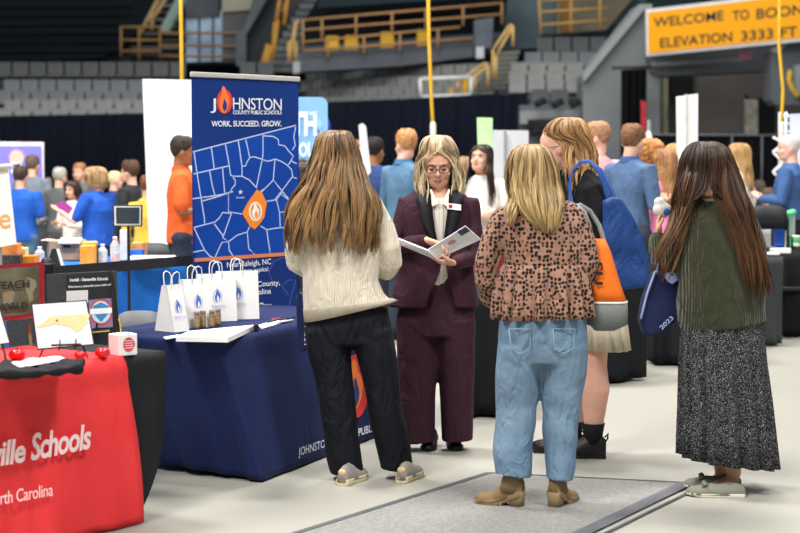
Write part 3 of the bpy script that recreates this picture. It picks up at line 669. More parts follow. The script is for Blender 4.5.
slab('door_1',[(758,98),(775,100),(775,140),(758,140)],44.9,.1,M('#17181b',.9))
slab('wall_right',[(771,50),(812,14),(812,104),(776,105),(771,100)],39.5,.8,M('#5e6367',.85,.1,.6))
slab('trim_25',[(771,50),(812,14),(812,22),(777,54)],39.3,.9,M('#868b8e',.85,.1,.6))
tag(slab('wall_box',[(795,65),(812,63),(812,95),(796,95)],39.2,.25,M('#8a9196',.7,.1),False),'grey electrical box on the concrete at the right edge','box')
m=MB().tube([P(790,72,39.1),P(789,80,39),P(792,88,39),P(797,95,39)],[.06]*4,8); tag(m.build('cable_hook',M('#caa12c',.6),None,True),'yellow hose looped on the concrete at the right edge','hose')
for x0,x1,y in((771,776,70),): pass
curtain('black_curtain',[(622,70),(646,69)],0,40,.12,M('#0c0d11',.95,.1,spec=.1),30,'narrow black curtain bunched beside the tunnel mouth',zb=.02)
rail('curtain_rod',M('#2b2d30',.5,.1),[(612,68,652,67)],39.9,.04,'dark rod carrying the narrow black curtain','rod')
curtain('black_curtain',[(636,135),(800,135),(830,136)],0,30,.06,M('#0b0c0f',.95,.1,spec=.1),60,'low black pipe and drape curtain behind the crowd on the right',zb=.02)
rail('curtain_rod',M('#5a5d60',.4,.1),[(636,134.5,830,135.5),(732,135,732,200),(762,135,762,215)],29.9,.02,'metal poles carrying the low black curtain on the right','rod')
# white patch in the tunnel with a red thing
tag(slab('red_flag',[(641,100),(646,102),(646,172),(641,172)],39.5,.05,M('#b03038',.7),False),'small red cloth beside the narrow black curtain','flag')
# hanging power drops: yellow cords
for pts,l,d in(([(180.5,-12),(181,20),(181.5,50),(182,110)],'yellow cord hanging beside the left end of the tall banner',16),([(428,-12),(429,40),(431,90),(433,128)],'yellow cord hanging above the woman in the maroon suit',17),([(779.5,-12),(779,45),(783,90),(782,112),(781,128)],'yellow cord hanging across the welcome sign',18)):
    m=MB().tube([P(x,y,d) for x,y in pts],[.018]*len(pts),8); o=m.build('hanging_cord',M('#cfa32a',.6,.05),None,True); tag(o,l,'cord')
    x,y=pts[-1]; MB().tube([P(x,y-4,d-.002),P(x+.5,y+45,d)],[.03,.03],8).build('cord_sleeve',M('#c9c6bd',.6),o,True)
# ---------------------------------------------------------------- tables, banner and the things on them
def drape(name,mat,top,bot,folds,label,group=None,nz=14,nper=26,topface=True,seed=0,solid=.003,flat=(),ff=.45,bow=1):
    """closed table cloth: top polygon and hem polygon (same corner count), with soft hanging folds"""
    rnd=random.Random(seed); mb=MB(); n=len(top); per=[]
    cen=sum((Vector(p) for p in top),Vector())/n
    for i in range(n):
        a,b=Vector(top[i]),Vector(top[(i+1)%n]); c,d=Vector(bot[i]),Vector(bot[(i+1)%n])
        nr=(b-a).cross(Vector((0,0,1))).normalized()
        if nr.dot((a+b)/2-cen)<0: nr=-nr
        for k in range(nper): per.append((a.lerp(b,k/nper),c.lerp(d,k/nper),nr,i,k/nper))
    m=len(per)
    for j in range(nz+1):
        v=j/nz
        for q,(a,b,nr,i,u) in enumerate(per):
            am=folds*(0.15 if i in flat else 1); edge=min(1,8*u*(1-u)+.15)
            f=am*v*(.5+.5*v)*(math.sin(q*ff+seed)+.8*math.sin(q*ff*.43+1.3*seed+v*2.2)+.35*math.sin(q*ff*2.3+v*3))*edge
            w_=v**bow; p=Vector((a.x+(b.x-a.x)*w_,a.y+(b.y-a.y)*w_,a.z+(b.z-a.z)*v))+nr*(f+.006*math.sin(PI*min(1,v*6))); mb.v.append(tuple(p))
    for j in range(nz):
        for q in range(m): mb.f.append((j*m+q,j*m+(q+1)%m,(j+1)*m+(q+1)%m,(j+1)*m+q))
    if topface: mb.f.append(tuple(range(m)))
    o=mb.build(name,mat,None,True,solid=solid); tag(o,label,'tablecloth',group)
    return o
def V2(a,z): return Vector((a[0],a[1],z))
ZT=.72
nA=Vector((-.885,8.23,ZT)); n1=Vector((.389,.921,0)); n2=Vector((-.921,.389,0))
nav_top=[nA,nA+n1*1.83,nA+n1*1.83+n2*.76,nA+n2*.76]
nav_bot=[G(262,481,.01),Vector((.0,10.02,.01)),Vector((-.85,10.4,.01)),Vector((-1.65,8.95,.06))]
nb1=G(168,468,.02); dleft=(nb1-nav_bot[0]); nav_bot[3]=nav_bot[0]+dleft*1.35; nav_bot[3].z=.05
navy=M('#1a2550',.75,.08,4,bump=.15,bs=220,spec=.2,hex2='#1c2856',fold=.18)
nc=drape('tablecloth',navy,nav_top,nav_bot,.012,'navy blue tablecloth printed with a flame emblem, hanging to the floor',seed=2,nper=60,nz=22,flat=(0,))
pf=plane3(nav_top[0],nav_top[1],nav_bot[0])
mid_r=nav_bot[1]
wh=M('#d7dbe6',.6,.02)
m=MB(); text_px(m,'JOHNSTON COUNTY PUBLIC',(298.5,456),(377,430),8.6,pf,bold=.01,off=.03,h2=7.8); text_px(m,'SCHOOLS',(379,429),(397,423),7.8,pf,bold=.01,off=.03)
m.build('lettering',wh,nc)
def ring_px(cx,cy,rx,ry,n=28,a0=0,a1=2*PI): return [(cx+rx*math.cos(a0+(a1-a0)*i/n),cy-ry*math.sin(a0+(a1-a0)*i/n)) for i in range(n)]
def flame(cx,cy,w,h): return [(cx+w*x,cy-h*y) for x,y in((-.08,1.0),(.12,.8),(.2,.5),(.42,.25),(.5,-.1),(.42,-.5),(.2,-.85),(0,-1),(-.25,-.88),(-.45,-.5),(-.5,-.1),(-.35,.2),(-.2,.5),(-.25,.75))]
m=MB(); poly_px(m,ring_px(356,386,13,32),pf,.022); m.build('emblem_disc',M('#c8322c',.6,.05),nc)
m=MB(); poly_px(m,flame(355,384,16,26),pf,.027); m.build('emblem_flame',M('#e8783a',.6,.05),nc)
m=MB(); poly_px(m,flame(356,392,7,15),pf,.032); m.build('emblem_core',M('#24306a',.6,.05),nc)
# ---- tall blue banner
bA=P(191,200,10.22); bB=P(299.5,200,10.66); bp=vplane(bA,bB); bt=thing('pull_up_banner','tall navy blue school pull-up banner with a county map and an orange county','banner',((bA.x+bB.x)/2,(bA.y+bB.y)/2,0))
def ub(ob): return under(ob,bt)
def onp(px,py,off=0):
    n=bp[1] if bp[1].dot(Vector((0,0,CH))-bp[0])>0 else -bp[1]; return hit(px,py,bp[0]+n*off,n)
uB=(bB-bA).normalized(); nB=Vector((uB.y,-uB.x,0)); 
if nB.y>0: nB=-nB
tl=onp(191.5,78); tr=onp(298.5,79.5); 
tl.z=tr.z=(tl.z+tr.z)/2
LB=(tr-tl); W_=math.hypot(LB.x,LB.y)
q0=Vector((tl.x,tl.y,.10)); q1=Vector((tr.x,tr.y,.10)); 
pn=MB().prism([tl,tr,q1,q0],-nB*.004); grad=M('#12367e',.45,.1,1.2,hex2='#0d2c6c')
ub(pn.build('banner_sheet',grad))
# lighter blue counties
mp_=MB(); blue=M('#0c47a8',.45,.12,2.5,hex2='#0a3c94')
poly_px(mp_,[(192.5,152.5),(297,125.5),(298.5,253.5),(196,260.5)],bp,.0015); ub(mp_.build('map_field',blue))
cs=MB().frm((tl+tr)/2+Vector((0,0,.012)),uB,nB,(0,0,1),(W_+.012,.03,.03)); ub(cs.build('top_rail',M('#c6c4bd',.35,.05,metal=.3),bevel=.006))
cs=MB().frm((q0+q1)/2-Vector((0,0,.045)),uB,nB,(0,0,1),(W_+.04,.12,.11)); ub(cs.build('base_cassette',M('#a9abad',.35,.05,metal=.4),bevel=.02))
for t in(.25,.75):
    c=q0.lerp(q1,t)-nB*.03; ub(MB().box((c.x,c.y,.012),(.06,.35,.024),math.atan2(uB.y,uB.x)).build('foot',M('#8b8d90',.35,metal=.4)))
c=(tl+tr)/2-nB*.03; ub(MB().bar((c.x,c.y,.1),(c.x,c.y,tl.z),.012).build('support_pole',M('#8b8d90',.35,metal=.4),smooth=True))
def z6(pts,ox,oy,k=6.667): return [(ox+x/k,oy+y/k) for x,y in pts]
L1=[[(50,213),(740,35)],[(60,213),(80,355),(130,660),(130,690)],[(175,180),(195,325)],[(55,360),(295,305)],[(270,163),(295,305),(305,370),(330,375)],[(355,140),(365,200),(380,310),(380,375)],[(405,130),(432,250)],[(380,310),(405,305),(410,285),(432,250),(460,245),(515,262),(545,275),(575,270),(600,260),(640,275),(680,300),(710,330),(718,380)],
 [(520,98),(520,220),(515,262),(475,455)],[(525,105),(590,110),(622,130),(625,165),(665,172),(690,205),(722,240),(710,265),(690,300)],[(738,45),(725,110),(735,170),(715,200)],[(710,275),(745,290)],[(600,262),(588,400)],[(330,375),(380,375),(430,400),(475,450)],[(330,375),(320,385),(335,400),(335,430),(310,460),(305,480),(250,495),(200,505)],
 [(165,340),(180,430),(200,505)],[(250,315),(265,490)],[(50,525),(200,505)],[(290,490),(290,610)],[(500,490),(590,400),(620,440),(690,525)],[(745,390),(715,380),(640,480),(600,530)]]
L2=[[(110,75),(200,50),(320,10)],[(290,25),(290,145),(380,160)],[(60,250),(200,213),(230,185),(250,150),(300,155),(310,155),(255,310)],[(195,225),(250,300),(255,320),(290,345),(245,350),(200,450)],[(60,250),(130,400),(165,440),(190,450)],[(55,415),(130,400)],[(290,345),(350,300),(415,280),(430,245)],[(290,345),(295,400),(320,440)],[(415,280),(425,390),(465,430)],[(545,75),(610,65),(640,25),(690,65),(710,90)],
 [(610,65),(630,150),(700,140)],[(630,150),(635,245)],[(505,240),(545,265),(600,255),(660,250),(680,310)],[(545,265),(568,425)],[(640,25),(655,-5)],[(500,15),(520,-5)]]
lm=MB()
for L in L1: line_px(lm,z6(L,185,120),.0075,bp)
for L in L2: line_px(lm,z6(L,185,190),.0075,bp)
ub(lm.build('map_outline',M('#b7c8ee',.5,.02)))
lm=MB()
for L in [[(700,35),(590,75),(560,150),(590,230),(545,300)],[(690,200),(740,200),(700,340),(690,410)],[(690,200),(645,240),(690,300)],[(420,0),(500,40)],[(560,0),(570,20)]]: line_px(lm,z6(L,185,250),.005,bp,.0045)
ub(lm.build('map_outline_faint',M('#4c6cb8',.5,.02)))
m=MB(); poly_px(m,z6([(480,-5),(515,20),(545,85),(530,180),(500,225),(465,262),(435,245),(380,155),(420,80)],185,190),bp,.0055); ub(m.build('orange_county',M('#ef8a2e',.5,.03)))
m=MB(); line_px(m,[(194.5,260.2),(298.5,253.2)],.022,bp,.005); ub(m.build('orange_rule',M('#d9815a',.5,.03)))
m=MB(); q=ring_px(255.5,211.5,5.8,8.8,24); line_px(m,q+q[:1],.011,bp,.007); ub(m.build('county_emblem_ring',M('#f3e4d2',.5)))
m=MB(); poly_px(m,flame(255.6,211,7.4,7.8),bp,.0075); ub(m.build('county_emblem_flame',M('#f3e4d2',.5)))
m=MB(); poly_px(m,flame(256.2,214,3,3.6),bp,.0085); ub(m.build('county_emblem_core',M('#ef8a2e',.5)))
m=MB(); poly_px(m,[(240.5+ (2.6 if k%2==0 else 1.1)*math.sin(k*PI/5),192-(2.6 if k%2==0 else 1.1)*math.cos(k*PI/5)) for k in range(10)],bp,.006); text_px(m,'Raleigh',(236.5,198.6),(244.5,198),2,bp,off=.006); ub(m.build('capital_star',wh))
m=MB()
text_px(m,'J',(210.5,109.3),(216,109.4),11.8,bp,off=.006); text_px(m,'HNSTON',(233,109.2),(281.7,110),12.4,bp,off=.006,sp=.92,h2=11.8)
text_px(m,'COUNTY PUBLIC SCHOOLS',(233,114.2),(281.7,114.3),4,bp,bold=.012,off=.006,sp=.9); text_px(m,'WORK. SUCCEED. GROW.',(211.5,126.4),(281.5,126.3),5.8,bp,bold=.018,off=.006,sp=.95)
for a,b,h,w in(((227,267.5),(271,264),5.6,'Near Raleigh, NC'),((232,273.5),(268,271),4.4,'our state capital'),((229,289),(280,285),5.6,'Johnston County,'),((229,297),(271,293.5),5.6,'North Carolina'),((236,310),(271.5,307.5),5.8,'Great Pay')):
    text_px(m,w,a,b,h,bp,bold=.008,off=.006)
ub(m.build('lettering',M('#e3e7f0',.5,.02)))
m=MB(); poly_px(m,ring_px(224.5,101.5,7.8,12.2,28),bp,.006); ub(m.build('logo_disc',M('#d8402f',.5,.04)))
m=MB(); poly_px(m,flame(224.2,99.5,10.5,14),bp,.0075); ub(m.build('logo_flame',M('#f0743e',.5,.04)))
m=MB(); poly_px(m,flame(224.8,104.8,4.5,6.2),bp,.009); ub(m.build('logo_core',M('#12367e',.5,.04)))
# ---- paper bags
def paper_bag(pxs,d,ang,label,wh_,dp,ht,text=False,z=ZT):
    # pxs: pixel of base centre on the table
    c=G(pxs[0],pxs[1],z); t=thing('paper_bag',label,'bag',(c.x,c.y,z+.002),ang,'white paper bags on the navy table'); pm=M('#e9e7e4',.8,.03,8,spec=.2)
    w,dd=wh_/2,dp/2; m=MB(); hw=w*.97; top=.02
    vs=[(-w,-dd,0),(w,-dd,0),(w,dd,0),(-w,dd,0),(-w*.99,-top,ht),(w*.99,-top,ht),(w*.99,top,ht),(-w*.99,top,ht),(-w,0,ht*.25),(w,0,ht*.25)]
    inl=w*.9
    vs2=[(-inl,0,ht),(inl,0,ht)]
    m.add(vs[:8]+vs2,[(0,1,5,4),(2,3,7,6),(0,3,2,1),(1,2,9),(2,6,9),(6,5,9),(5,1,9),(3,0,8),(0,4,8),(4,7,8),(7,3,8)])
    m.build('sack',pm,t,solid=.001)
    for s in(-1,1):
        h=MB(); y=s*(top+.002); h.tube([(-.028,y,ht-.03),(-.028,y*1.3,ht+.035),(-.02,y*1.7,ht+.06),(0,y*1.9,ht+.07),(.02,y*1.7,ht+.06),(.028,y*1.3,ht+.035),(.028,y,ht-.03)],[.0028]*7,6); h.build('handle',M('#e4e6ea',.7,.02),t,True)
    pl=(Vector((0,-dd-.0,0)),None); sl=(dd-top)/ht
    def onb(x,zz,o=.002): return (x,-dd+sl*zz-o,zz)
    lb=M('#4668c0',.6,.05)
    k=ht/.30; fm=MB(); fl=[(x*.042*k,y*.046*k+.165*k) for x,y in((-.08,1.0),(.1,.72),(.25,.45),(.45,.15),(.48,-.2),(.3,-.65),(.1,-.9),(-.2,-.9),(-.42,-.55),(-.45,-.1),(-.22,.35),(-.15,.7))]
    fm.add([onb(*p) for p in fl],[tuple(range(len(fl)))]); fm.build('flame_print',lb,t)
    fm=MB(); fl=[(x*.02*k+.001,y*.022*k+.145*k) for x,y in((0,1),(.35,.3),(.4,-.4),(0,-1),(-.4,-.5),(-.3,.3))]; fm.add([onb(*p,o=.003) for p in fl],[tuple(range(len(fl)))]); fm.build('flame_core',pm,t)
    q=[(.0+.028*k*math.cos(a),.155*k+.042*k*math.sin(a)) for a in [2*PI*i/20-.9 for i in range(17)]]; fm=MB().ribbon([onb(*p,o=.0025) for p in q],.003,(0,-1,sl)); fm.build('flame_ring',M('#8ea2d8',.6),t)
    for body_,h,y0,ww in(('JOHNSTON',.02*k,.085*k,.10*k),('COUNTY PUBLIC SCHOOLS',.007*k,.073*k,.09*k)):
        vs_,fs=text_geo(body_,0,0,.95); fm=MB().add([onb((s_-.5)*min(ww,wh_*.9),y0+tt*h,.0025) for s_,tt in vs_],fs); fm.build('lettering',M('#b9c3e4',.6),t)
    return t
ZT_=ZT+.004
BA=math.atan2(n1.y,n1.x)
ba=math.atan2(.52,.85)
specs=[((172,331),math.radians(50),.10,.15,.235,'paper bag with a blue flame, leftmost of the four on the navy table'),
       ((195,327),math.radians(34),.15,.12,.25,'white paper bag standing second from the left on the navy table'),
       ((216,321),math.radians(22),.21,.10,.255,'white paper bag standing just behind the small brown bottles'),
       ((237,319),math.radians(18),.23,.09,.262,'white paper bag nearest the county banner lettering, rightmost of the four')]
for p_,a_,w_,d_,h_,l_ in specs: paper_bag(p_,0,a_,l_,w_,d_,h_)
# ---- small bottles
for i,(x,y) in enumerate(((197,329),(203,328),(207.5,325.5),(212,327.5),(218,326))):
    c=G(x,y,ZT); t=thing('small_bottle',['small tan bottle, leftmost of the cluster before the paper bags','small tan bottle, second from the left in the cluster','small tan bottle in the middle of the cluster','small tan bottle, second from the right in the cluster','small tan bottle, rightmost of the cluster before the paper bags'][i],'bottle',(c.x,c.y,ZT+.003),0,'small tan bottles on the navy table')
    MB().loft([(0,0,0,.014,.014),(.004,0,0,.016,.016),(.062,0,0,.016,.016),(.072,0,0,.012,.012)],16,2).build('bottle_body',M('#8d7752',.45,.1,20),t,True)
    MB().loft([(.070,0,0,.0135,.0135),(.073,0,0,.0145,.0145),(.088,0,0,.0145,.0145)],16,2).build('cap',M('#7a6468',.35,.05),t,True)
    MB().loft([(.012,0,0,.0165,.0165),(.05,0,0,.0165,.0165)],16,2,False).build('label_band',M('#a38a60',.6,.2,40),t,True)
# ---- papers, folder and pens
def sheet(name,pts,z,th,mat,label,cat,group=None):
    m=MB().prism([G(x,y,z) for x,y in pts],(0,0,-th)); o=m.build(name,mat,None); return tag(o,label,cat,group)
sheet('paper_stack',[(176,336.5),(189,331),(256,324.5),(228,337.5)],ZT+.028,.024,M('#e8e7e6',.8,.03),'stack of white papers in front of the small bottles on the navy table','papers')
sheet('paper_sheet',[(163,337),(178,334.5),(181,336),(166,339)],ZT+.006,.003,M('#e2e2e4',.8),'loose white sheet at the left end of the paper stack','paper')
sheet('flyer',[(258,325),(276,319.5),(291,320),(262,328.5)],ZT+.008,.004,M('#c9cbe0',.7,.2,20,hex2='#f0eef2'),'pale printed flyers beside the black card holder','flyer')
m=MB(); a=G(256,331,ZT+.004); m.box((a.x,a.y,ZT+.02),(.022,.03,.035),.3); tag(m.build('card_holder',M('#15182a',.5),None,bevel=.002),'small black card holder at the right end of the paper stack','card holder')
for i,(x0,y0,x1,y1,c,l) in enumerate(((268,322,286,317.5,'#2a2c34','black pen lying right of the paper bags'),(272,320,280,318.5,'#c23860','pink capped pen lying between the black pens'),(276,323,293,320,'#d8d8de','white pen lying nearest the cream sweater woman'),(280,320,295,317,'#30323c','black pen lying farthest back on the navy table'))):
    m=MB(); zz=ZT+.012; m.bar(G(x0,y0,zz),G(x1,y1,zz),.0055); o=m.build('pen',M(c,.35),None,True); tag(o,l,'pen')
# ---- red table
ZR=.74
rB=Vector((-1.055,7.60,ZR)); r1v=Vector((.606,.795,0)); r2v=Vector((-.795,.606,0)); rA=rB-r1v*1.83
red_top=[rA,rB,rB+r2v*.70,rA+r2v*.70]
hb=G(148,519,.02); 
bl_bot=[Vector((rA.x+.02,rA.y-.03,.02)),Vector((rB.x-.11,rB.y-.12,.02)),Vector((rB.x-.55,rB.y+.55,.02)),Vector((rA.x-.55,rA.y+.4,.02))]
bkc=M('#17191c',.75,.1,4,bump=.2,bs=200,spec=.25,hex2='#1d2023')
drape('tablecloth',bkc,red_top,bl_bot,.016,'black tablecloth under the red runner of the left table',seed=5,nper=30,nz=18,flat=(0,),bow=3.5)
# runner: top strip + front fall
k0=rA+r1v*.3; k1=hit(122,357,rB,Vector((0,0,1)))
tE=(k1-rA).dot(r1v)
redm=M('#e5383c',.75,.06,4,bump=.12,bs=200,spec=.2,hex2='#ea4043',fold=.12)
mb=MB(); nu,nv=50,30
nrm=Vector((r1v.y,-r1v.x,0)); 
if nrm.y>0: nrm=-nrm
nf=18
for j in range(nv+1):
    for i in range(nu+1):
        u=.05+(tE-.05)*i/nu
        if j<8: p=rA+r1v*u+r2v*(.62*(1-j/8)**1.0)+Vector((0,0,.006))
        else:
            v=(j-8)/(nv-8); zz=ZR*(1-v)+.008*v+.004*(1-v)
            sp_=u+(i/nu)**7*.07*math.sin(v*PI*.62)*1.0
            fold=.010*math.sin(i*.55+1.0)*v+.006*math.sin(i*1.3)*v
            b=rA+r1v*sp_+nrm*(.012+.05*v+fold+.014*math.sin(PI*min(1,v*7))); p=Vector((b.x,b.y,zz))
        mb.v.append(tuple(p))
for j in range(nv):
    for i in range(nu): a=j*(nu+1)+i; mb.f.append((a,a+1,a+nu+2,a+nu+1))
rr=mb.build('table_runner',redm,None,True,solid=.003); tag(rr,'bright red table runner with white schools lettering on the left table','table runner')
p0=rA+nrm*.03; fp=plane3(Vector((p0.x,p0.y,ZR)),Vector((p0.x,p0.y,ZR))+r1v,Vector((p0.x,p0.y,0))+nrm*.05)
wr=M('#f3dcdc',.6,.02)
m=MB(); text_px(m,'ville',(-9,466.5),(25.5,461),25,fp,bold=.028,shear=.16,off=.016,sp=.95,h2=24); text_px(m,'Schools',(31,460),(91,447.5),27,fp,bold=.024,shear=.14,off=.016,sp=.92,h2=25); 
for (x,y) in((15.5,438),(20.5,437),(62.5,424),(81,421)): pass
# bracketed serifs of the lettering
m.build('lettering',wr,rr)
m=MB(); text_px(m,'North Carolina',(-14,507),(53,495.5),13.5,fp,bold=.004,off=.017,sp=.96,h2=13.2); m.build('lettering',wr,rr)
def yplane(d): return (Vector((0,d,0)),Vector((0,-1,0)))
def lean_board(name,label,cat,pts,d,th,edge,face,lean=.0):
    """rectangular board traced at depth d, real thickness; face panel as a part"""
    base=min(P(x,y,d).z for x,y in pts); c=sum((P(x,y,d) for x,y in pts),Vector())/len(pts)
    t=thing(name,label,cat,(c.x,d,base))
    q=[P(x,y,d) for x,y in pts]
    o=MB().prism(q,(0,th,0)).build('board',edge); under(o,t)
    return t
# NC map poster on an easel
t=lean_board('framed_poster','white poster with a pale yellow state map on the red table','poster',[(28.5,303.5),(84,299.5),(94,345),(37,350)],7.28,.012,M('#2b2c30',.5),None)
pl=yplane(7.28)
m=MB(); poly_px(m,[(30,304.5),(83.5,300.8),(93,344),(38,348.6)],pl,.0015); under(m.build('poster_sheet',M('#dfe6e8',.6,.02)),t)
m=MB(); poly_px(m,[(35,326.5),(42,323),(46,318),(50,315.5),(60,315.3),(72,314.5),(87,313.5),(88.5,316),(86,320),(87.5,323),(83,326),(80,331),(76,332.5),(71,329),(66,326),(60,325.5),(55,324),(49,325.5),(43,327),(36,328)],pl,.003); under(m.build('state_map',M('#c9d09a',.7,.04,30)),t)
m=MB(); poly_px(m,ring_px(55.5,320.7,1.3,1.1,8),pl,.0045); under(m.build('map_marker',M('#b03a30',.6)),t)
e=MB(); 
for x,y0,y1 in((59.5,341.5,351),(75.5,340.5,349)): e.tube([P(x,y0,7.262),P(x,y0+6,7.262),P(x-1,y1,7.275)],[.003]*3,6)
e.tube([P(40,356,7.30),P(60,300,7.36)],[.004]*2,6); e.tube([P(88,356,7.30),P(62,300,7.36)],[.004]*2,6); e.tube([P(52,347,7.25),P(80,346,7.25)],[.005]*2,6)
under(e.build('wire_easel',M('#26272a',.5),None,True),t)
t.rotation_euler=(math.radians(-14),0,0)
# blank white board at the left edge
t=lean_board('framed_poster','white poster leaning on an easel, cut by the left edge above the red table','poster',[(-22,312),(-2,309),(9.5,343),(-14,347)],7.1,.012,M('#3a3a3c',.5),None)
m=MB(); poly_px(m,[(-21,312.8),(-2.6,310),(8.8,342.4),(-13.5,346)],yplane(7.1),.002); under(m.build('poster_sheet',M('#e6e8ea',.6,.02)),t)
e=MB(); e.tube([P(2,343,7.12),P(5,352,7.12),P(7,362,7.12)],[.006]*3,6); under(e.build('easel_leg',M('#4f3a26',.6),None,True),t)
t.rotation_euler=(math.radians(-14),0,0)
# TEACH the WORLD shadow frame on an easel
t=lean_board('picture_frame','dark red frame reading TEACH the WORLD on a wooden easel','picture frame',[(-40,268),(42,262),(43,316),(-38,326)],7.72,.03,M('#7e1422',.4,.05),None)
pl=yplane(7.72)
m=MB(); poly_px(m,[(-38,271.5),(38,266),(39,313),(-37,321.5)],pl,.002); under(m.build('picture',M('#5f6650',.8,.5,9,hex2='#3f4030')),t)
m=MB(); poly_px(m,[(26,277),(34,280),(36,286),(32,292),(33,300),(29,303),(27,295),(24,288)],pl,.003); poly_px(m,[(2,288),(14,292),(12,304),(3,306)],pl,.003); under(m.build('picture_land',M('#7a6040',.8,.4,12,hex2='#6f8068')),t)
m=MB(); text_px(m,'TEACH',(-6,290.5),(28,287.5),8,pl,bold=.03,off=.012); text_px(m,'THE',(-10,298),(0,297),4,pl,bold=.03,off=.012); text_px(m,'WORLD',(-8,312),(27,309),7.5,pl,bold=.03,off=.012)
under(m.build('lettering',M('#1b2420',.6)),t)
e=MB()
for a,b in(((45,320),(50,352)),((50,320),(53,352)),((29,322),(33,356)),((31,318),(50,317))): e.beam(P(*a,7.78),P(*b,7.78),.012,.012)
under(e.build('easel_leg',M('#7d684a',.6,.1),None),t)
t.rotation_euler=(math.radians(-6),0,0)
# charcoal display board and dark poster with round emblem
t=thing('display_board','charcoal fabric display board standing behind the red table','board',P(75,350,8.35))
m=MB().prism([P(x,y,8.35) for x,y in((6,320),(48,317),(46,275),(62,273.5),(116,271),(118,345),(10,356))],(0,.03,0)); under(m.build('board_panel',M('#3a3d40',.95,.12,60,bump=.4,bs=150)),t)
t=lean_board('poster_stand','dark poster with round red and blue emblem on a black easel','poster',[(66,275),(112,271),(114,328),(66,331)],8.25,.012,M('#23282a',.6,.05),None)
pl=yplane(8.25)
m=MB(); text_px(m,'Iredell - Statesville Schools',(70,281.5),(108,280),3.2,pl,bold=.03,off=.003); text_px(m,'We have a place for you with us!',(68,288),(111,285.5),2.2,pl,bold=.03,off=.003); under(m.build('lettering',M('#d9dcda',.6)),t)
m=MB(); poly_px(m,[(66.5,291),(88,290),(88,303),(66.5,303)],pl,.002); under(m.build('white_patch',M('#c9cccb',.6)),t)
m=MB(); poly_px(m,[(88.5,300),(111.5,298),(113,327),(90,328.5)],pl,.002); under(m.build('emblem_ground',M('#6a7fae',.6,.2,6,hex2='#a86a78')),t)
m=MB(); poly_px(m,ring_px(101,312,11.2,13),pl,.003); under(m.build('emblem_rim',M('#c4443c',.6)),t)
m=MB(); poly_px(m,ring_px(101,312,9.6,11.2),pl,.004); under(m.build('emblem_disc',M('#b9d4e6',.6)),t)
m=MB(); poly_px(m,[(93,306),(101,302.5),(109,306),(108,314),(101,322),(94,314)],pl,.005); under(m.build('emblem_shield',M('#3f83b4',.6)),t)
m=MB(); poly_px(m,[(90,309),(112,307.5),(112,313),(90,314.5)],pl,.0055); under(m.build('emblem_band',M('#e9eef2',.6)),t)
e=MB()
for a,b in(((112,273),(121,345)),((92,331),(109,330)),((97,324),(96,331)),((93,331),(94,338)),((109,330),(110,337))): e.tube([P(*a,8.23),P(*b,8.23)],[.006]*2,6)
under(e.build('easel_frame',M('#1b1c1e',.5),None,True),t)
m=MB().tube([P(92,332.5,8.2),P(109,331,8.2)],[.004]*2,6); under(m.build('brass_ledge',M('#b69a4f',.4),None,True),t)
# apples: red glossy stress apples
for (x,y,r,l) in((17,354.5,8.5,'red apple shaped ornament at the left, behind the black shirt'),(80,354.5,6.0,'red apple shaped ornament between the black shirt and the map poster'),(102.5,352.3,8.0,'red apple shaped ornament nearest the small white box')):
    g0=G(x,y+r*.62,ZR+.01); rr_=r*g0.y/1700; c=Vector((g0.x,g0.y,ZR+.008)); t=thing('red_apple',l,'ornament',c,0,None)
    m=MB(); rs=[]
    for zz,k in((0,.35),(.08,.6),(.3,.92),(.6,1.0),(.85,.88),(1.02,.55),(1.03,.3),(.97,.08)): rs.append((zz*rr_*1.25,0,0,rr_*k,rr_*k))
    m.loft(rs,20,2).build('apple_body',M('#d3171f',.18,.05,spec=.6),t,True)
    MB().tube([(0,0,rr_*1.18),(rr_*.1,0,rr_*1.5)],[.0025,.002],6).build('stem',M('#5a3620',.6),t,True)
# folded black shirt with print
def flat_blob(name,pts,z,th,mat,label=None,cat=None,par=None,amp=.01,seed=0):
    q=[G(x,y,z) for x,y in pts]; m=MB().prism([p+Vector((0,0,0)) for p in q],(0,0,-th)); me=remesh(m,.008,6,wrinkle(amp,50,10,seed)); me.materials.append(mat); me.polygons.foreach_set('use_smooth',[True]*len(me.polygons))
    o=link(name,me,par)
    if label: tag(o,label,cat)
    return o
o=flat_blob('folded_shirt',[(-12,366),(8,360),(40,358),(68,356),(84,359),(82,365),(60,368.5),(30,371),(-12,372)],ZR+.045,.03,M('#16171b',.9,.1,9),'black folded shirt with a pale print lying on the red runner','shirt')
flat_blob('shirt_print',[(10,362.5),(30,357.5),(62,355.5),(66,358.5),(48,362),(20,366.5)],ZR+.052,.012,M('#b7c6df',.8,.3,30,hex2='#f0d9dc'),par=o,amp=.004)
# white box with a red apple print
c=G(123,355.5,ZR); t=thing('small_box','small white box with a red apple print at the end of the red table','box',(c.x,c.y,ZR+.004),math.radians(42)); 
MB().box((0,0,.047),(.094,.088,.094)).build('carton',M('#e3e2e0',.6,.03),t,bevel=.004)
m=MB().add([(.002+.030*math.cos(a)*(1+.06*math.cos(3*a)),-.0455,.048+.032*math.sin(a)) for a in [2*PI*i/22 for i in range(22)]],[tuple(range(22))]); m.build('apple_print',M('#c8404a',.6),t)
m=MB()
for k in range(4):
    z=.032+.0105*k; m.add([(-.02,-.0465,z),(.024,-.0465,z),(.024,-.0465,z+.003),(-.02,-.0465,z+.003)],[(0,1,2,3)])
m.build('print_line',M('#ecdada',.6),t)
m=MB().tube([(-.01,0,.097),(-.012,.0,.13),(-.02,0,.16)],[.0025]*3,6); m.build('yellow_tag',M('#d8b23a',.5),t,True)
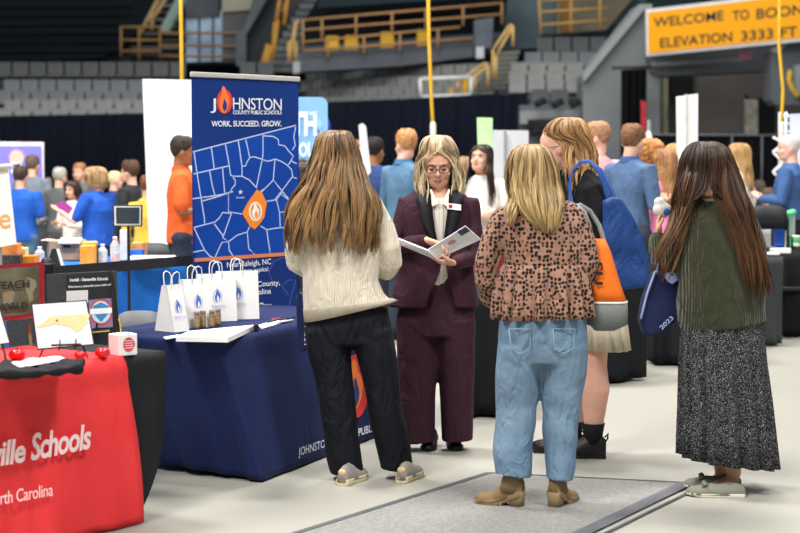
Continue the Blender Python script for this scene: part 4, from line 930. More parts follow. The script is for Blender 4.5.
# folding chairs (grey)
def grey_chair(px,py,d,w,h,rz,label,col='#56585b'):
    c=P(px,py,d); t=thing('folding_chair',label,'chair',(c.x,d,0),rz); H=c.z; m=MB(); mt=M(col,.55,.08)
    rs=[]
    m=MB(); n=12
    pts=[]
    for i in range(n+1):
        a=-1+2*i/n; pts.append((a*w/2,.03*(1-a*a)))
    up=[Vector((x,y,H-.012*abs(x/w*2)**4*4)) for x,y in pts]; lo=[Vector((x,y-.02,H-h)) for x,y in pts]
    for a,b in zip(up,lo): m.v+=[tuple(a),tuple(b)]
    for i in range(n): m.f.append((2*i,2*i+1,2*i+3,2*i+2))
    m.build('backrest',mt,t,True,solid=.02); MB().box((0,-.24,.44),(w*.95,.42,.03)).build('seat',mt,t,bevel=.01)
    lg=M('#7d8084',.4,metal=.5)
    for s in(-1,1):
        MB().tube([(s*w*.5,.02,H-.05),(s*w*.5,-.0,.45),(s*w*.5,-.42,0)],[.012]*3,8,False).build('leg',lg,t,True); MB().tube([(s*w*.47,-.42,.43),(s*w*.47,.06,0)],[.012]*2,8,False).build('leg',lg,t,True)
    return t
grey_chair(139,311,10.0,.29,.20,0,'grey folding chair back seen between the white box and the paper bags','#606264')
grey_chair(153,243,14.2,.32,.15,0,'dark grey folding chair behind the stanchion belt near the orange shirt man','#45484b')
grey_chair(158,246,14.6,.35,.15,.2,'charcoal folding chair half hidden beside the man in the orange shirt','#26282b')
# stanchion belt
t=thing('belt_barrier','black retractable belt barrier stretched behind the display board','barrier',P(47,500,9.4)); t.location.z=0
a=P(47,272.5,9.2); b=P(196,260,10.6)
m=MB(); u=(b-a).normalized(); m.frm((a+b)/2-Vector((0,0,0)),u,Vector((-u.y,u.x,0)).normalized(),(0,0,1),((b-a).length,.004,.062)); under(m.build('belt',M('#2a2b2e',.8,.05)),t)
m=MB().tube([Vector((a.x,a.y,.03)),Vector((a.x,a.y,a.z+.05))],[.035,.035],14); m.loft([(0,a.x,a.y,.17,.17),(.02,a.x,a.y,.17,.17),(.04,a.x,a.y,.05,.05)],24,2); under(m.build('post',M('#1c1d20',.4),None,True),t)
m=MB().box((a.x,a.y,a.z-.0),(.08,.08,.11)); under(m.build('belt_cassette',M('#141517',.4),None,bevel=.01),t)
# blue clothed table behind with give-aways
bl=M('#1a60b2',.75,.12,3,spec=.2); bl2=M('#2a8fd6',.75,.2,2,hex2='#1c66b4')
bt0=P(52,262,11.2); bt1=P(176,259,12.2)
def bx_cloth(name,mat,a,b,depth,z,label,folds=.02,seed=1,group=None,ff=.45):
    u=(b-a); u.z=0; L=u.length; u.normalize(); v=Vector((-u.y,u.x,0))
    q=[Vector((a.x,a.y,z)),Vector((b.x,b.y,z)),Vector((b.x,b.y,z))+v*depth,Vector((a.x,a.y,z))+v*depth]
    bo=[p-Vector((0,0,z-.02)) for p in q]; return drape(name,mat,q,bo,folds,label,group,seed=seed,nper=34,nz=10,ff=ff)
bx_cloth('tablecloth',bl,P(-20,262,11.3),P(186,262,12.3),.75,.86,'bright blue tablecloth behind the belt barrier',.06,3,ff=1.5)
ZB=.865
def onb(px,d): 
    p=P(px,200,d); return Vector((p.x,d,ZB))
def ty(py,d): return P(400,py,d).z
# things on the blue table
def bottle(px,d,toppy,mat,cap,label,r=.033):
    p=onb(px,d); h=ty(toppy,d)-ZB; t=thing('water_bottle',label,'bottle',p)
    MB().loft([(0,0,0,r*.9,r*.9),(.01,0,0,r,r),(h*.35,0,0,r,r),(h*.4,0,0,r*.92,r*.92),(h*.68,0,0,r,r),(h*.86,0,0,r*.42,r*.42),(h*.9,0,0,r*.4,r*.4)],18,2).build('bottle_body',mat,t,True)
    MB().loft([(h*.88,0,0,r*.45,r*.45),(h,0,0,r*.45,r*.45)],14,2).build('cap',cap,t,True)
    MB().loft([(h*.36,0,0,r*1.02,r*1.02),(h*.66,0,0,r*1.02,r*1.02)],18,2,False).build('wrapper',M('#b9c6d8',.5,.4,40,hex2='#e9ecf2'),t,True)
clr=M('#cfd6da',.2,.1,9,spec=.6)
bottle(39,11.8,246.5,clr,M('#e8e8e8'),'clear water bottle behind the red frame')
bottle(102,11.8,244,clr,M('#dfe2ea'),'clear water bottle left of the pink bottle')
bottle(114.5,11.8,236.5,M('#d9a9b0',.25,.3,30,hex2='#ead7da'),M('#e9d3d6'),'pink bottle on the blue table under the tablet stand')
def boxx(name,label,cat,x0,x1,y0,y1,d,dp,mat,parts=None,z=None,rz=0):
    a=P(x0,y1,d); b=P(x1,y0,d); zb=ZB if z is None else z; t=thing(name,label,cat,((a.x+b.x)/2,d+dp/2,zb),rz); h=b.z-zb
    MB().box((0,0,h/2),(b.x-a.x,dp,h)).build('body',mat,t,bevel=.004); return t,b.x-a.x,h,dp
t,w,h,dp=boxx('cardboard_box','brown cardboard box with a hand hole on the blue table','box',49,80,241,257,12.2,.25,M('#b3967c',.85,.08,4))
MB().box((w*.08,-dp/2-.001,h*.72),(.05,.004,.016)).build('hand_hole',M('#3b2c22',.9),t)
m=MB(); m.frm((-w*.62,-.02,h*1.02),Vector((1,0,-.05)),(0,1,0),Vector((.05,0,1)),(w*.3,.2,.006)); m.frm((w*.2,-.14,h*1.02),(1,0,0),Vector((0,1,.3)),Vector((0,-.3,1)),(w*.7,.12,.006)); m.build('flap',M('#cdb9a6',.85,.05),t)
boxx('snack_box','orange printed box behind the dark red frame','box',-6,17,244,255,11.5,.15,M('#dd7a25',.6,.2,20,hex2='#e9a45c'))
boxx('snack_box','black printed box between the orange box and the dark red frame','box',-6,20,255,263,11.42,.1,M('#2d2a2a',.6,.3,40,hex2='#56504a'))
boxx('snack_box','pale yellow box beside the orange box on the blue table','box',17,25,248,262,11.7,.12,M('#ead48c',.6,.2,30))
boxx('snack_box','low orange tray beside the clear water bottle','tray',20,35,256,262,11.5,.15,M('#e08a30',.6,.2,20))
boxx('gift_bag','orange gift bag with a yellow top on the blue table','bag',80,94,246,262,11.6,.12,M('#e8962f',.7,.25,14,hex2='#efb463'))
boxx('gift_bag','yellow gift bag behind the orange gift bag','bag',82,95,242,262,12.1,.12,M('#e9c25a',.7,.1,14))
boxx('dark_canister','dark slim canister between the orange bag and the clear bottle','canister',94,97.5,245,262,11.7,.04,M('#2a3038',.5))
boxx('gift_bag','white pamphlet holder left of the tablet stand pole','holder',120,127,230,262,12.2,.08,M('#e6e3df',.6,.1,20))
boxx('gift_bag','orange plush pile of give-aways right of the tablet stand','toys',131,143,243,258,12.5,.2,M('#e0642a',.8,.4,16,hex2='#e9b066'))
boxx('blue_box','small blue box on the table right of the tablet stand','box',130,142,250,262,12.1,.12,M('#2456b8',.6))
boxx('paper_tray','flat stack of white papers under the orange shirt man','papers',128,172,257,263,11.9,.22,M('#e4e4e2',.7,.03))
t=thing('binder_stand','black wedge shaped sign with a white edge on the blue table','sign',onb(54,11.45))
a=ty(249,11.45)-ZB
MB().prism([Vector((-.06,0,0)),Vector((-.02,0,a)),Vector((.005,0,a)),Vector((.04,0,0))],(0,.05,0)).build('board',M('#26282b',.6),t); MB().prism([Vector((.012,-.004,a)),Vector((.028,-.004,a)),Vector((.062,-.004,0)),Vector((.045,-.004,0))],(0,.02,0)).build('white_edge',M('#e7e6e0',.6),t); MB().prism([Vector((-.058,-.004,0)),Vector((-.04,-.004,a*.5)),Vector((-.03,-.004,a*.5)),Vector((-.03,-.004,0))],(0,.02,0)).build('yellow_edge',M('#e2b530',.6),t)
# tablet on a pole
t=thing('tablet_stand','tablet on a thin black pole stand behind the belt barrier','tablet',P(128,500,10.9)); t.location.z=0
pl=[P(x,y,10.9) for x,y in((112.5,205),(142.5,205),(142,226.5),(113,226.5))]
under(MB().prism(pl,(0,.015,0)).build('case',M('#23242a',.4),bevel=.003),t)
pl=[P(x,y,10.895) for x,y in((114,206.2),(141.2,206.2),(140.8,225.4),(114.4,225.4))]; under(MB().prism(pl,(0,.004,0)).build('bezel',M('#dedfdb',.4)),t)
pl=[P(x,y,10.89) for x,y in((116,207.5),(139.3,207.5),(139,223.6),(116.3,223.6))]; under(MB().prism(pl,(0,.004,0)).build('screen',M('#3c454c',.25)),t)
a=P(128.3,226,10.93); m=MB(); m.tube([(a.x,a.y,.02),(a.x,a.y,a.z)],[.011,.009],8); m.box((a.x,a.y-.01,a.z+.005),(.10,.03,.012)); m.loft([(0,a.x,a.y,.15,.15),(.02,a.x,a.y,.15,.15)],24,2); under(m.build('pole',M('#26272a',.4),None,True),t)
# blue drape hanging between
curtain('blue_drape',[(119,266),(180,263)],0,13.35,.05,bl2,70,'bright blue drape hanging behind the belt barrier',zb=.02)
# banners & boards of the middle distance
def standee(name,label,cat,pts,d,th,edge,face,inset=1.2,pole=True,base=True):
    c=sum((P(x,y,d) for x,y in pts),Vector())/len(pts); t=thing(name,label,cat,(c.x,d,0))
    under(MB().prism([P(x,y,d) for x,y in pts],(0,th,0)).build('board',edge),t)
    cx=sum(p[0] for p in pts)/len(pts); cy=sum(p[1] for p in pts)/len(pts)
    if face:
        q=[(cx+(x-cx)*(1-inset/max(4,abs(x-cx))),cy+(y-cy)*(1-inset/max(4,abs(y-cy)))) for x,y in pts]
        m=MB(); poly_px(m,q,yplane(d),.004); under(m.build('face',face),t)
    zb=min(P(x,y,d).z for x,y in pts)
    if base and zb>.1:
        m=MB().box((c.x,d+th,.02),(.5,.35,.04)); m.bar((c.x,d+th+.015,.02),(c.x,d+th+.015,zb+.3),.02); under(m.build('foot',M('#8a8c8e',.4)),t)
    return t
wt=M('#fbfbfa',.6,.01)
standee('white_backdrop','large blank white backdrop panel behind the man in the orange shirt','backdrop',[(142.5,79),(191,80),(240,80),(240,262),(150,262),(146,170)],15.2,.03,wt,None)
t=standee('event_banner','purple banner with a rising sun emblem at the far left','banner',[(-20,141.5),(43.5,142),(44.5,250),(-20,250)],20.5,.03,M('#d8d3d6',.6),None)
pl=yplane(20.5)
m=MB(); poly_px(m,[(-20,146),(41.5,146),(44,248),(-20,248)],pl,.006); under(m.build('face',M('#7b75c8',.6,.1,1.5)),t)
m=MB(); poly_px(m,ring_px(16.5,158,7.2,7.5,18),pl,.012); under(m.build('sun_disc',M('#e9b9a8',.6,.1)),t)
m=MB(); poly_px(m,ring_px(16,162,6,4.5,16,PI,2*PI),pl,.016); poly_px(m,[(10,164.5),(22,163.5),(22,166),(10,167)],pl,.016); poly_px(m,[(11,169),(21,168.5),(21,173),(11,173)],pl,.016); under(m.build('emblem_base',M('#e6e3f2',.6)),t)
m=MB()
for k in range(9): a=PI*(.05+.9*k/8); poly_px(m,[(16.5+7.5*math.cos(a-.08),158-7.5*math.sin(a-.08)),(16.5+10.5*math.cos(a),158-10.5*math.sin(a)),(16.5+7.5*math.cos(a+.08),158-7.5*math.sin(a+.08))],pl,.012)
under(m.build('sun_ray',M('#e0a79c',.6)),t)
t=standee('pull_up_banner','white pull-up banner with an orange letter e, cut by the left edge','banner',[(-22,168),(7.5,166),(16,244),(-14,250)],11.0,.02,M('#f0ece6',.6,.02),None)
m=MB(); text_px(m,'e',(-1,228.5),(10.5,227.5),22,yplane(11.0),off=.006); under(m.build('lettering',M('#e6a15c',.6)),t)
m=MB().tube([P(-22,168.5,10.98),P(8,166.3,10.98)],[.018]*2,8); under(m.build('top_rail',M('#cfc9c0',.4),None,True),t)
# light blue rounded school sign
pts=[(285,97)]+[(320+7.5*math.sin(a),104.5-7.5*math.cos(a)) for a in [PI/2*i/6 for i in range(7)]]+[(328,250),(285,250)]
t=standee('event_banner','light blue rounded banner behind the tall navy banner','banner',pts,14.2,.04,M('#86b8e6',.5,.05),None)
pl=yplane(14.2); m=MB(); text_px(m,'TH',(291.5,134.5),(317,134.5),23,pl,bold=.05,off=.01); text_px(m,'OOLS',(290,156.5),(318,155.8),14,pl,bold=.05,off=.01); poly_px(m,[(302,106.5),(317,106.5),(317,110),(302,110)][:0] or [(309.5,112),(317,112),(317,114.5),(309.5,114.5)],pl,.01)
under(m.build('lettering',M('#dbeaf7',.5)),t)
m=MB(); poly_px(m,[(309,110),(312,118),(317,114),(322,124),(319,134),(326,140)],pl,.004); under(m.build('pale_shape',M('#9cc8ee',.5)),t)
t=thing('round_lamp','small deep blue disc peeking out behind the light blue banner','sign',P(326,128,16.5)); t.location.z=0; m=MB().ball(P(326,127,16.5),(.045,.02,.09)); under(m.build('disc',M('#2b45b0',.5),None,True),t); m=MB().bar(P(327,130,16.52),Vector((P(327,130,16.52).x,16.52,0)),.015); under(m.build('pole',M('#2b2d33')),t)
standee('white_board','narrow white board leaning behind the dark haired man in navy','board',[(358.5,125),(362.5,123),(366,126),(371,172),(366,178),(362,172)],15.6,.03,M('#dcdedd',.6),None)
standee('green_poster','light green poster on a stand behind the white sweater woman','poster',[(477,117.5),(492.5,118),(492.5,190),(479,190)],18.0,.02,M('#a9e895',.7,.08,4,hex2='#c4f0b0'),None)
t=standee('white_board','pale grey presentation board beside the green poster','board',[(493,130),(528.5,130.5),(528.5,212),(492.5,212)],16.2,.03,M('#c3c6ca',.6,.03),None)
m=MB(); m.bar(P(505,131,16.18),P(505,212,16.18),.012); under(m.build('seam',M('#8f9296',.5)),t)
t=standee('pull_up_banner','tall blank white banner behind the green sweater woman','banner',[(676.5,96.5),(698,93.5),(697.5,250),(678,250)],15.8,.03,M('#e9e9e2',.6,.03),None)
m=MB(); m.bar(P(686,94,15.79),P(686.5,250,15.79),.008); under(m.build('pole',M('#c6c6c0',.5)),t)
standee('white_sign','small white paddle sign above the curly haired visitor','sign',[(646,133),(648,130.5),(651,132),(653.5,142),(651,150),(647,148)],17,.02,M('#e2e4e3',.6),None)
t=standee('event_banner','pale lilac banner cut by the right edge','banner',[(790,114),(815,113),(815,215),(791,215)],18.0,.03,M('#c9d0ee',.6,.1,3),None)
m=MB(); 
for y in(116.5,124,132): m.bar(P(779,y,18.6),P(800,y,18.6),.02)
m.bar(P(780,112,18.6),P(780,180,18.6),.02); m.bar(P(786,112,18.6),P(786,180,18.6),.02); m.bar(P(780,180,18.6),Vector((P(780,180,18.6).x,18.6,0)),.02)
tag(m.build('metal_rack',M('#b9c1c6',.4,metal=.5),None,True),'thin metal rack beside the pale lilac banner','rack')
# folding accordion stand
m=MB(); pts=[(773,137),(784,143),(773,152),(783,162),(773,172),(784,182),(775,193),(782,203)]
for (a,b) in zip(pts,pts[1:]): m.beam(P(*a,17.2),P(*b,17.2),.025,.025)
m.bar(P(778,203,17.2),Vector((P(778,203,17.2).x,17.2,0)),.03)
tag(m.build('display_stand',M('#dfe1df',.5),None),'white zigzag pop-up display frame beside the man in the blue suit jacket','display frame')
# tables in the middle distance
dk=M('#121418',.8,.1,3,spec=.2,hex2='#16181c'); dg=M('#35383b',.8,.1,3,hex2='#3d4043')
def tab(pa,da,pb,db,depth,z,mat,label,seed,folds=.02):
    a=P(pa,200,da); b=P(pb,200,db); return bx_cloth('tablecloth',mat,a,b,depth,z,label,folds,seed)
tab(452,10.4,520,10.4,.7,.75,dk,'black tablecloth between the maroon suit and the leopard blouse',4)
tab(584,11.8,648,12.2,.7,.75,dk,'black tablecloth behind the tall woman with the cream skirt',6)
tab(654,13.0,720,13.0,.7,.75,dk,'black tablecloth behind the navy drawstring bag',7)
tab(745,14.2,784,14.4,.6,.76,dg,'charcoal grey tablecloth just right of the long brown hair',8)
tab(786,15.05,860,15.05,.8,.76,dk,'black tablecloth at the right edge',9)
# items at right table
c=G(796,250,.77); 
def onr(px,d,z=.775): p=P(px,200,d); return Vector((p.x,d,z))
t=thing('paper_cup','green and white paper cup on the table at the right edge','cup',onr(798,15.25)); MB().loft([(0,0,0,.030,.030),(.12,0,0,.042,.042)],20,2).build('cup_body',M('#3e8c4e',.6,.3,20,hex2='#4c9a5a'),t,True); MB().loft([(.108,0,0,.0425,.0425),(.125,0,0,.044,.044)],20,2).build('rim',M('#e8e4dc',.6),t,True); MB().loft([(.03,0,0,.035,.035),(.06,0,0,.0385,.0385)],20,2,False).build('band',M('#dfe5dc',.6),t,True)
t=thing('paper_box','flat white box on the charcoal table beside the paper cup','box',onr(781,14.7)); MB().box((0,0,.02),(.16,.12,.04)).build('carton',M('#dcdcd6',.6),t,bevel=.004)
t=thing('paper_sheet','white papers lying at the near corner of the charcoal table','papers',onr(770,14.5)); MB().box((0,0,.006),(.14,.18,.012)).build('sheets',M('#e2e2de',.6),t)
t=thing('glue_stick','bright green plastic toy leaning over the right table','toy',onr(791,15.5,.775)); MB().tube([(-.06,0,.30),(-.02,0,.315),(.02,0,.325)],[.022,.026,.03],10).build('tube',M('#5fd08c',.4),t,True); MB().bar((0,0,0),(0,0,.31),.006).build('wire',M('#5fd08c',.4),t)
t=thing('plastic_bin','black bin with blue supplies on the right table','bin',onr(787.5,15.7)); MB().box((0,0,.13),(.26,.2,.26)).build('body',M('#1b1d21',.5),t,bevel=.01); MB().box((-.1,-.11,.12),(.08,.02,.22)).build('blue_pack',M('#2c5cc0',.5),t); MB().box((.02,-.11,.2),(.05,.02,.2)).build('grey_pack',M('#a9adb2',.5),t)
grey_chair(769,205,15.4,.36,.22,.3,'black chair with a curved back beside the right tables','#26282b'); grey_chair(797,204,17.7,.3,.25,-.2,'dark folding chair in front of the man in the blue suit jacket','#1f2124')
tab(735,21,776,21,.8,.88,M('#c9ccca',.7,.05),'pale tablecloth far behind the long brown hair on the right',11)
tab(748,19.3,790,19.3,.6,.80,M('#9a9da0',.7,.1),'grey tablecloth of the table before the seated visitors at right',12)
t=thing('flower_vase','small red and white decoration on the far right table','decoration',onr(773,19.4,.81)); MB().loft([(0,0,0,.05,.05),(.08,0,0,.07,.07),(.16,0,0,.04,.04)],12).build('pot',M('#d9b7b4',.6),t,True); MB().ball((0,0,.17),(.06,.06,.05)).build('bloom',M('#c8484c',.7),t,True)
# ---------------------------------------------------------------- the five people in front
class FG:
    def __init__(s,px,py,name,label):
        s.o=G(px,py); s.d=s.o.y; s.root=thing(name,label,'person',s.o)
    def L(s,px,py,dy=0): return P(px,py,s.d+dy)-s.o
    def row(s,mb_rows): pass
    def loft(s,mb,rows,seg=48,e=2.2,cap=True,arc=None):
        rs=[]
        for r in rows:
            py,xl,xr,ry,dy=r[:5]; py2=r[5] if len(r)>5 and r[5] is not None else py; am,nn,ph=(r[6:9] if len(r)>6 else (0,9,0))
            a=s.L(xl,py,dy); b=s.L(xr,py2,dy); c=(a+b)/2; rx=(b.x-a.x)/2; sl=(b.z-a.z)/max(1e-6,(b.x-a.x)); q=[]
            for k in range(seg):
                t=2*PI*k/seg; cc,ss=math.cos(t),math.sin(t); g=1+am*(math.sin(nn*t+ph)+.5*math.sin(int(nn*1.7)*t+2+ph))
                x=rx*g*math.copysign(abs(cc)**(2/e),cc); y=ry*g*math.copysign(abs(ss)**(2/e),ss); q.append((c.x+x,c.y+y,c.z+sl*x))
            rs.append(q)
        return mb.rings(rs,cap)
    def hr(s,rows):
        o=[]
        for py,xl,xr,ry,dy in rows:
            a=s.L(xl,py,dy); b=s.L(xr,py,dy); o.append(((a.z+b.z)/2,(a.x+b.x)/2,a.y,(b.x-a.x)/2,ry))
        return o
    def T(s,pts): return [s.L(*p) for p in pts]
def shell(f,name,mat,rows,seg=64,solid=.006,front=-1,disp=None):
    """open fronted garment: rows (py,xl,xr,ry,dy,gapL,gapR)"""
    mb=MB()
    for r in rows:
        py,xl,xr,ry,dy,gl,gr=r; a=f.L(xl,py,dy); b=f.L(xr,py,dy); c=(a+b)/2; rx=(b.x-a.x)/2; g0=(f.L(gl,py,dy).x-c.x)/rx; g1=(f.L(gr,py,dy).x-c.x)/rx
        ta=math.asin(max(-1,min(1,g1))); tb=math.asin(max(-1,min(1,g0)))
        for k in range(seg+1):
            t=ta+(2*PI+tb-ta)*k/seg; sx,cy=math.sin(t),math.cos(t); e=2/2.25
            mb.v.append((c.x+rx*math.copysign(abs(sx)**e if abs(sx)>.0 else 0,sx),c.y+front*ry*math.copysign(abs(cy)**e,cy),c.z))
    n=seg+1
    for i in range(len(rows)-1):
        for k in range(seg): mb.f.append((i*n+k,i*n+k+1,(i+1)*n+k+1,(i+1)*n+k))
    o=mb.build(name,mat,f.root,True,solid=solid); m=o.modifiers.new('ss','SUBSURF'); m.levels=1; m.render_levels=1; return o
Z3=Vector((0,0,1))
def sleeveJ(mb,J,i,r):
    nb,sh,el,wr=[Vector(v) for v in (J['neck'],J['sh'][i],J['el'][i],J['wr'][i])]
    mb.tube([nb.lerp(sh,.62)-Vector((0,0,.03)),sh,sh.lerp(el,.5),el,el.lerp(wr,.5),wr.lerp(el,.04)],r,18)
# ===== A: cream sweater =====================================================
f=FG(362,480,'person','woman seen from behind with long wavy light brown hair, cream ribbed sweater and black trousers')
L=f.L; R=rotm(-12,6)
J=dict(head=L(337,155.5,.0),hrot=R,neck=L(341,190,0),chest=L(343,228),hip=L(348,303),sh=[L(311,207),L(371,206)],el=[L(300,252,.0),L(389,252,.0)],wr=[L(318,262,.24),L(378,262,.26)],
       hand=[((.3,.9,.1),(.3,0,1),.6,-1),((-.3,.9,.1),(-.3,0,1),.6,1)],hipj=[L(332,318),L(366,318)],knee=[L(337,392,.02),L(384,388,.02)],ank=[L(347,466,.02),L(397,462,.05)],yaw=0)
body(f.root,J,'light',1.0,.008)
cream=M('#d9cfb9',.9,.05,30,bump=.5,bs=38,kind='rib',sheen=.2,hex2='#dfd6c2',fold=.8)
mb=MB()
f.loft(mb,[(189,325,357,.065,.0),(196,315,367,.085,0),(204,305,377,.105,0),(222,302,380,.12,0),(250,303,379,.13,0),(280,303,378,.135,0),(298,303,384,.14,0,294),(311,303.5,391,.145,0,300),(321,304.5,397,.148,0,300)])
mb.tube(f.T([(322,200,0),(311,206,0),(302,228,0),(296,250,0),(297,262,.03),(304,268,.12),(316,266,.22)]),[.05,.06,.062,.06,.055,.048,.038],18)
mb.tube(f.T([(360,199,0),(371,206,0),(382,228,0),(388,248,0),(390,262,.02),(386,270,.10),(380,268,.22)]),[.05,.062,.066,.066,.064,.054,.04],18)
wr=wrinkle(.008,16,9,3)
cloth('sweater',mb,cream,f.root,.009,5,lambda c: wr(c)*np.clip((c[:,2]-.9)*4,.3,1))
mb=MB(); f.loft(mb,[(309,303,391,.151,0,298),(321.5,304,398,.153,0,300),(322,306,396,.143,0,300),(312,307,390,.14,0,300)],64,cap=False); mb.build('sweater_hem',M('#d5cab2',.9,.05,30,bump=.7,bs=60,kind='rib'),f.root,True)
mb=MB()
f.loft(mb,[(308,308,387,.125,0),(325,306,391,.13,0),(343,306,394,.12,0)])
f.loft(mb,[(328,305,350,.12,0),(352,308,351,.115,0),(395,318,355,.10,0),(430,324.5,358.5,.095,.01),(474,330.5,364.5,.09,.02,477)],32)
f.loft(mb,[(328,350,392,.12,0),(352,355.5,396,.115,0),(394,365.5,401,.10,0),(430,371.5,407,.095,.02),(469,380,413,.09,.04,472)],32)
wr2=wrinkle(.010,14,9,8,1.6)
cloth('trousers',mb,M('#11131a',.8,.08,8,spec=.2,hex2='#15171f',fold=.9),f.root,.010,4,wr2)
g0=G(341.5,486)-f.o; shoe(f.root,g0,-27,.245,.082,'sneaker','#8f867e','#d9cba8','#d0b58a')
g0=G(401,483.5)-f.o; shoe(f.root,g0,-22,.245,.082,'sneaker','#938a82','#d9cba8','#d0b58a')
rows=[(130.5,331,343,.02,0),(132,325,349,.06,0),(137,319.5,352,.088,0),(146,316,356,.105,0),(158,313.5,359.5,.11,-.005),(170,309.5,362.5,.115,-.02),(184,304.5,368,.12,-.035),(198,296,375,.125,-.05),(213,291,378,.125,-.06),(228,289,378,.12,-.07),(242,289,376,.115,-.07),(256,291,372,.10,-.075)]
hair(f.root,f.hr(rows),('#2c1c12','#ad8658'),1600,.0025,wave=.013,wk=17,seed=4,core=.92,lenj=.07,seg=72,phir=(PI*.42,PI*1.58),cs=17,cend=.16)
bg=thing('tote_bag','navy tote bag with white lettering at the hip of the woman in the cream sweater','bag',f.o+L(301,352,.16))
def inb(ob,b): ob.parent=b; ob.matrix_parent_inverse=Matrix.Translation(-b.location); return ob
mb=MB(); mb.prism([P(x,y,f.d+.12) for x,y in((296,296),(306,293),(308,350),(300,353),(297,345))],(0,.16,0)); me=remesh(mb,.007,3,wrinkle(.004,40,20,2)); me.materials.append(M('#17244e',.8,.1,8)); inb(link('pouch',me),bg)
mb=MB().tube([P(x,y,f.d+.12+k) for x,y,k in((299,297,0),(297,278,.02),(299,262,.04),(302,262,.08),(303,278,.1),(304,296,.1))],[.006]*6,6); inb(mb.build('strap',M('#17244e',.8),None,True),bg)
mb=MB(); text_px(mb,'ROST',(304.5,326),(304.5,347),5,yplane(f.d+.115),bold=.02,off=.004,up=(1,0)); inb(mb.build('lettering',M('#d6dae6',.6)),bg)
# ===== B: maroon suit =======================================================
f=FG(436,450,'person','blonde woman with glasses in a dark maroon suit reading an open white folder')
L=f.L; R=rotm(178,17); hc=L(438,164,-.03)
J=dict(head=hc,hrot=R,neck=L(440,192,.0),chest=L(439,228),hip=L(437,300),sh=[L(407,204),L(469,204)],el=[L(397,248,-.02),L(477,256,-.02)],wr=[L(425,240,-.27),L(455,263,-.25)],
       hand=[((.9,-.35,-.25),(.15,-.4,-1),.45,1),((-1,-.25,.12),(-.1,0,1),.5,-1)],hipj=[L(421,318),L(455,318)],knee=[L(419,378,-.01),L(455,378,-.01)],ank=[L(424,436,0),L(456,434,0)],yaw=0)
body(f.root,J,'light',1.07,.0065)
face_parts(f.root,hc,R,1.07,'#6b4f38','#a8685f','#4a4340',down='light')
mar=M('#3a1f2a',.78,.06,10,bump=.1,bs=200,spec=.2,hex2='#402330',fold=.6)
shell(f,'jacket',mar,[(188,425,452,.060,.01,431,448),(192,414,462,.078,.0,430,450),(197,404,468,.10,0,430,450),(206,399,472,.12,0,431,449),(222,399,473,.132,0,434,447),(240,402,471,.130,0,437,446),(256,402,471,.128,0,440,444),(270,399,473,.132,0,440,444),(288,394,476,.142,0,432,449),(307,389,478,.152,0,427,453)])
mb=MB(); sleeveJ(mb,J,0,[.054,.060,.057,.054,.046,.037])
cloth('sleeve',mb,mar,f.root,.008,3,wrinkle(.006,26,22,4))
mb=MB(); sleeveJ(mb,J,1,[.054,.060,.057,.054,.046,.037])
cloth('sleeve',mb,mar,f.root,.008,3,wrinkle(.006,26,22,6))
sh_=M('#d8d3c8',.8,.03,vs=13,kind='stripe',hex2='#77726d',thr=.93)
mb=MB(); f.loft(mb,[(197.5,428,454,.085,-.01),(201,418,462,.10,-.005),(215,412,466,.112,0),(245,413,464,.112,0),(290,410,466,.115,0)],40); mb.build('blouse',sh_,f.root,True)
mb=MB()
for X in (lambda x:x, lambda x:880-x): mb.prism([L(X(429.5),189.5,-.085),L(X(431.5),189,-.09),L(X(438.5),203,-.128),L(X(433),206.5,-.130),L(X(427.5),199,-.112)],(0,.006,0))
mb.build('blouse_collar',M('#dcd7cc',.8,.03),f.root)
lap=M('#100e13',.6,.1,6,spec=.3)
for mx in(0,1):
    X=lambda x: x if not mx else 880-x
    o_=[(430,187,-.062),(424,190,-.085),(417,194,-.10),(416,203,-.125),(420,209,-.135),(418,212,-.138),(425,232,-.146),(438.5,262,-.146)]; i_=[(431.5,188,-.066),(431,192,-.085),(431,198,-.108),(431.5,205,-.122),(432.5,210,-.130),(433,215,-.134),(435.5,234,-.142),(440,262,-.142)]
    mb=MB(); 
    for (a,b,c),(d_,e_,g_) in zip(o_,i_): mb.v+=[tuple(L(X(a),b,c-.004)),tuple(L(X((a+d_)/2),(b+e_)/2,(c+g_)/2-.012)),tuple(L(X(d_),e_,g_-.006))]
    for i in range(len(o_)-1):
        for k in(0,1): mb.f.append((3*i+k,3*i+k+1,3*i+k+4,3*i+k+3))
    mb.build('lapel',lap,f.root,True,solid=.004)
mb=MB(); q=[L(447.3,203,-.150),L(461,204.5,-.150),L(461,210.5,-.155),L(447.3,209,-.155)]; mb.prism(q,(0,.004,0)); bd=mb.build('name_badge',M('#eceaea',.5,.02),f.root)
mb=MB(); c=L(450.5,206.3,-.156); mb.ball(c,(.011,.002,.011)); mb.build('badge_logo',M('#c0303a',.5),bd)
mb=MB()
f.loft(mb,[(262,412,466,.105,0),(285,404,470,.115,0),(315,397,475,.12,0),(335,396,476,.12,0)])
f.loft(mb,[(320,396,438,.115,0),(360,396.5,436.5,.105,0),(400,397.5,435.5,.10,0),(443,398,435.5,.10,0,441)],32)
f.loft(mb,[(320,434,475,.115,0),(360,437.5,475,.105,0),(400,440,474,.10,0),(441,441.5,473,.10,0,439)],32)
wr3=wrinkle(.006,12,4,5,1.2); cloth('trousers',mb,M('#341c27',.8,.06,10,spec=.2,hex2='#3a202c',fold=.7),f.root,.009,4,wr3)
for px,py,yw in((427,452,172),(457,451.5,186)):
    g0=G(px,py)-f.o; g0.z=0; a=math.radians(yw); shoe(f.root,g0-Vector((-math.sin(a),math.cos(a),0))*.25,yw,.25,.085,'pump','#0e0d10','#141316','#141316')
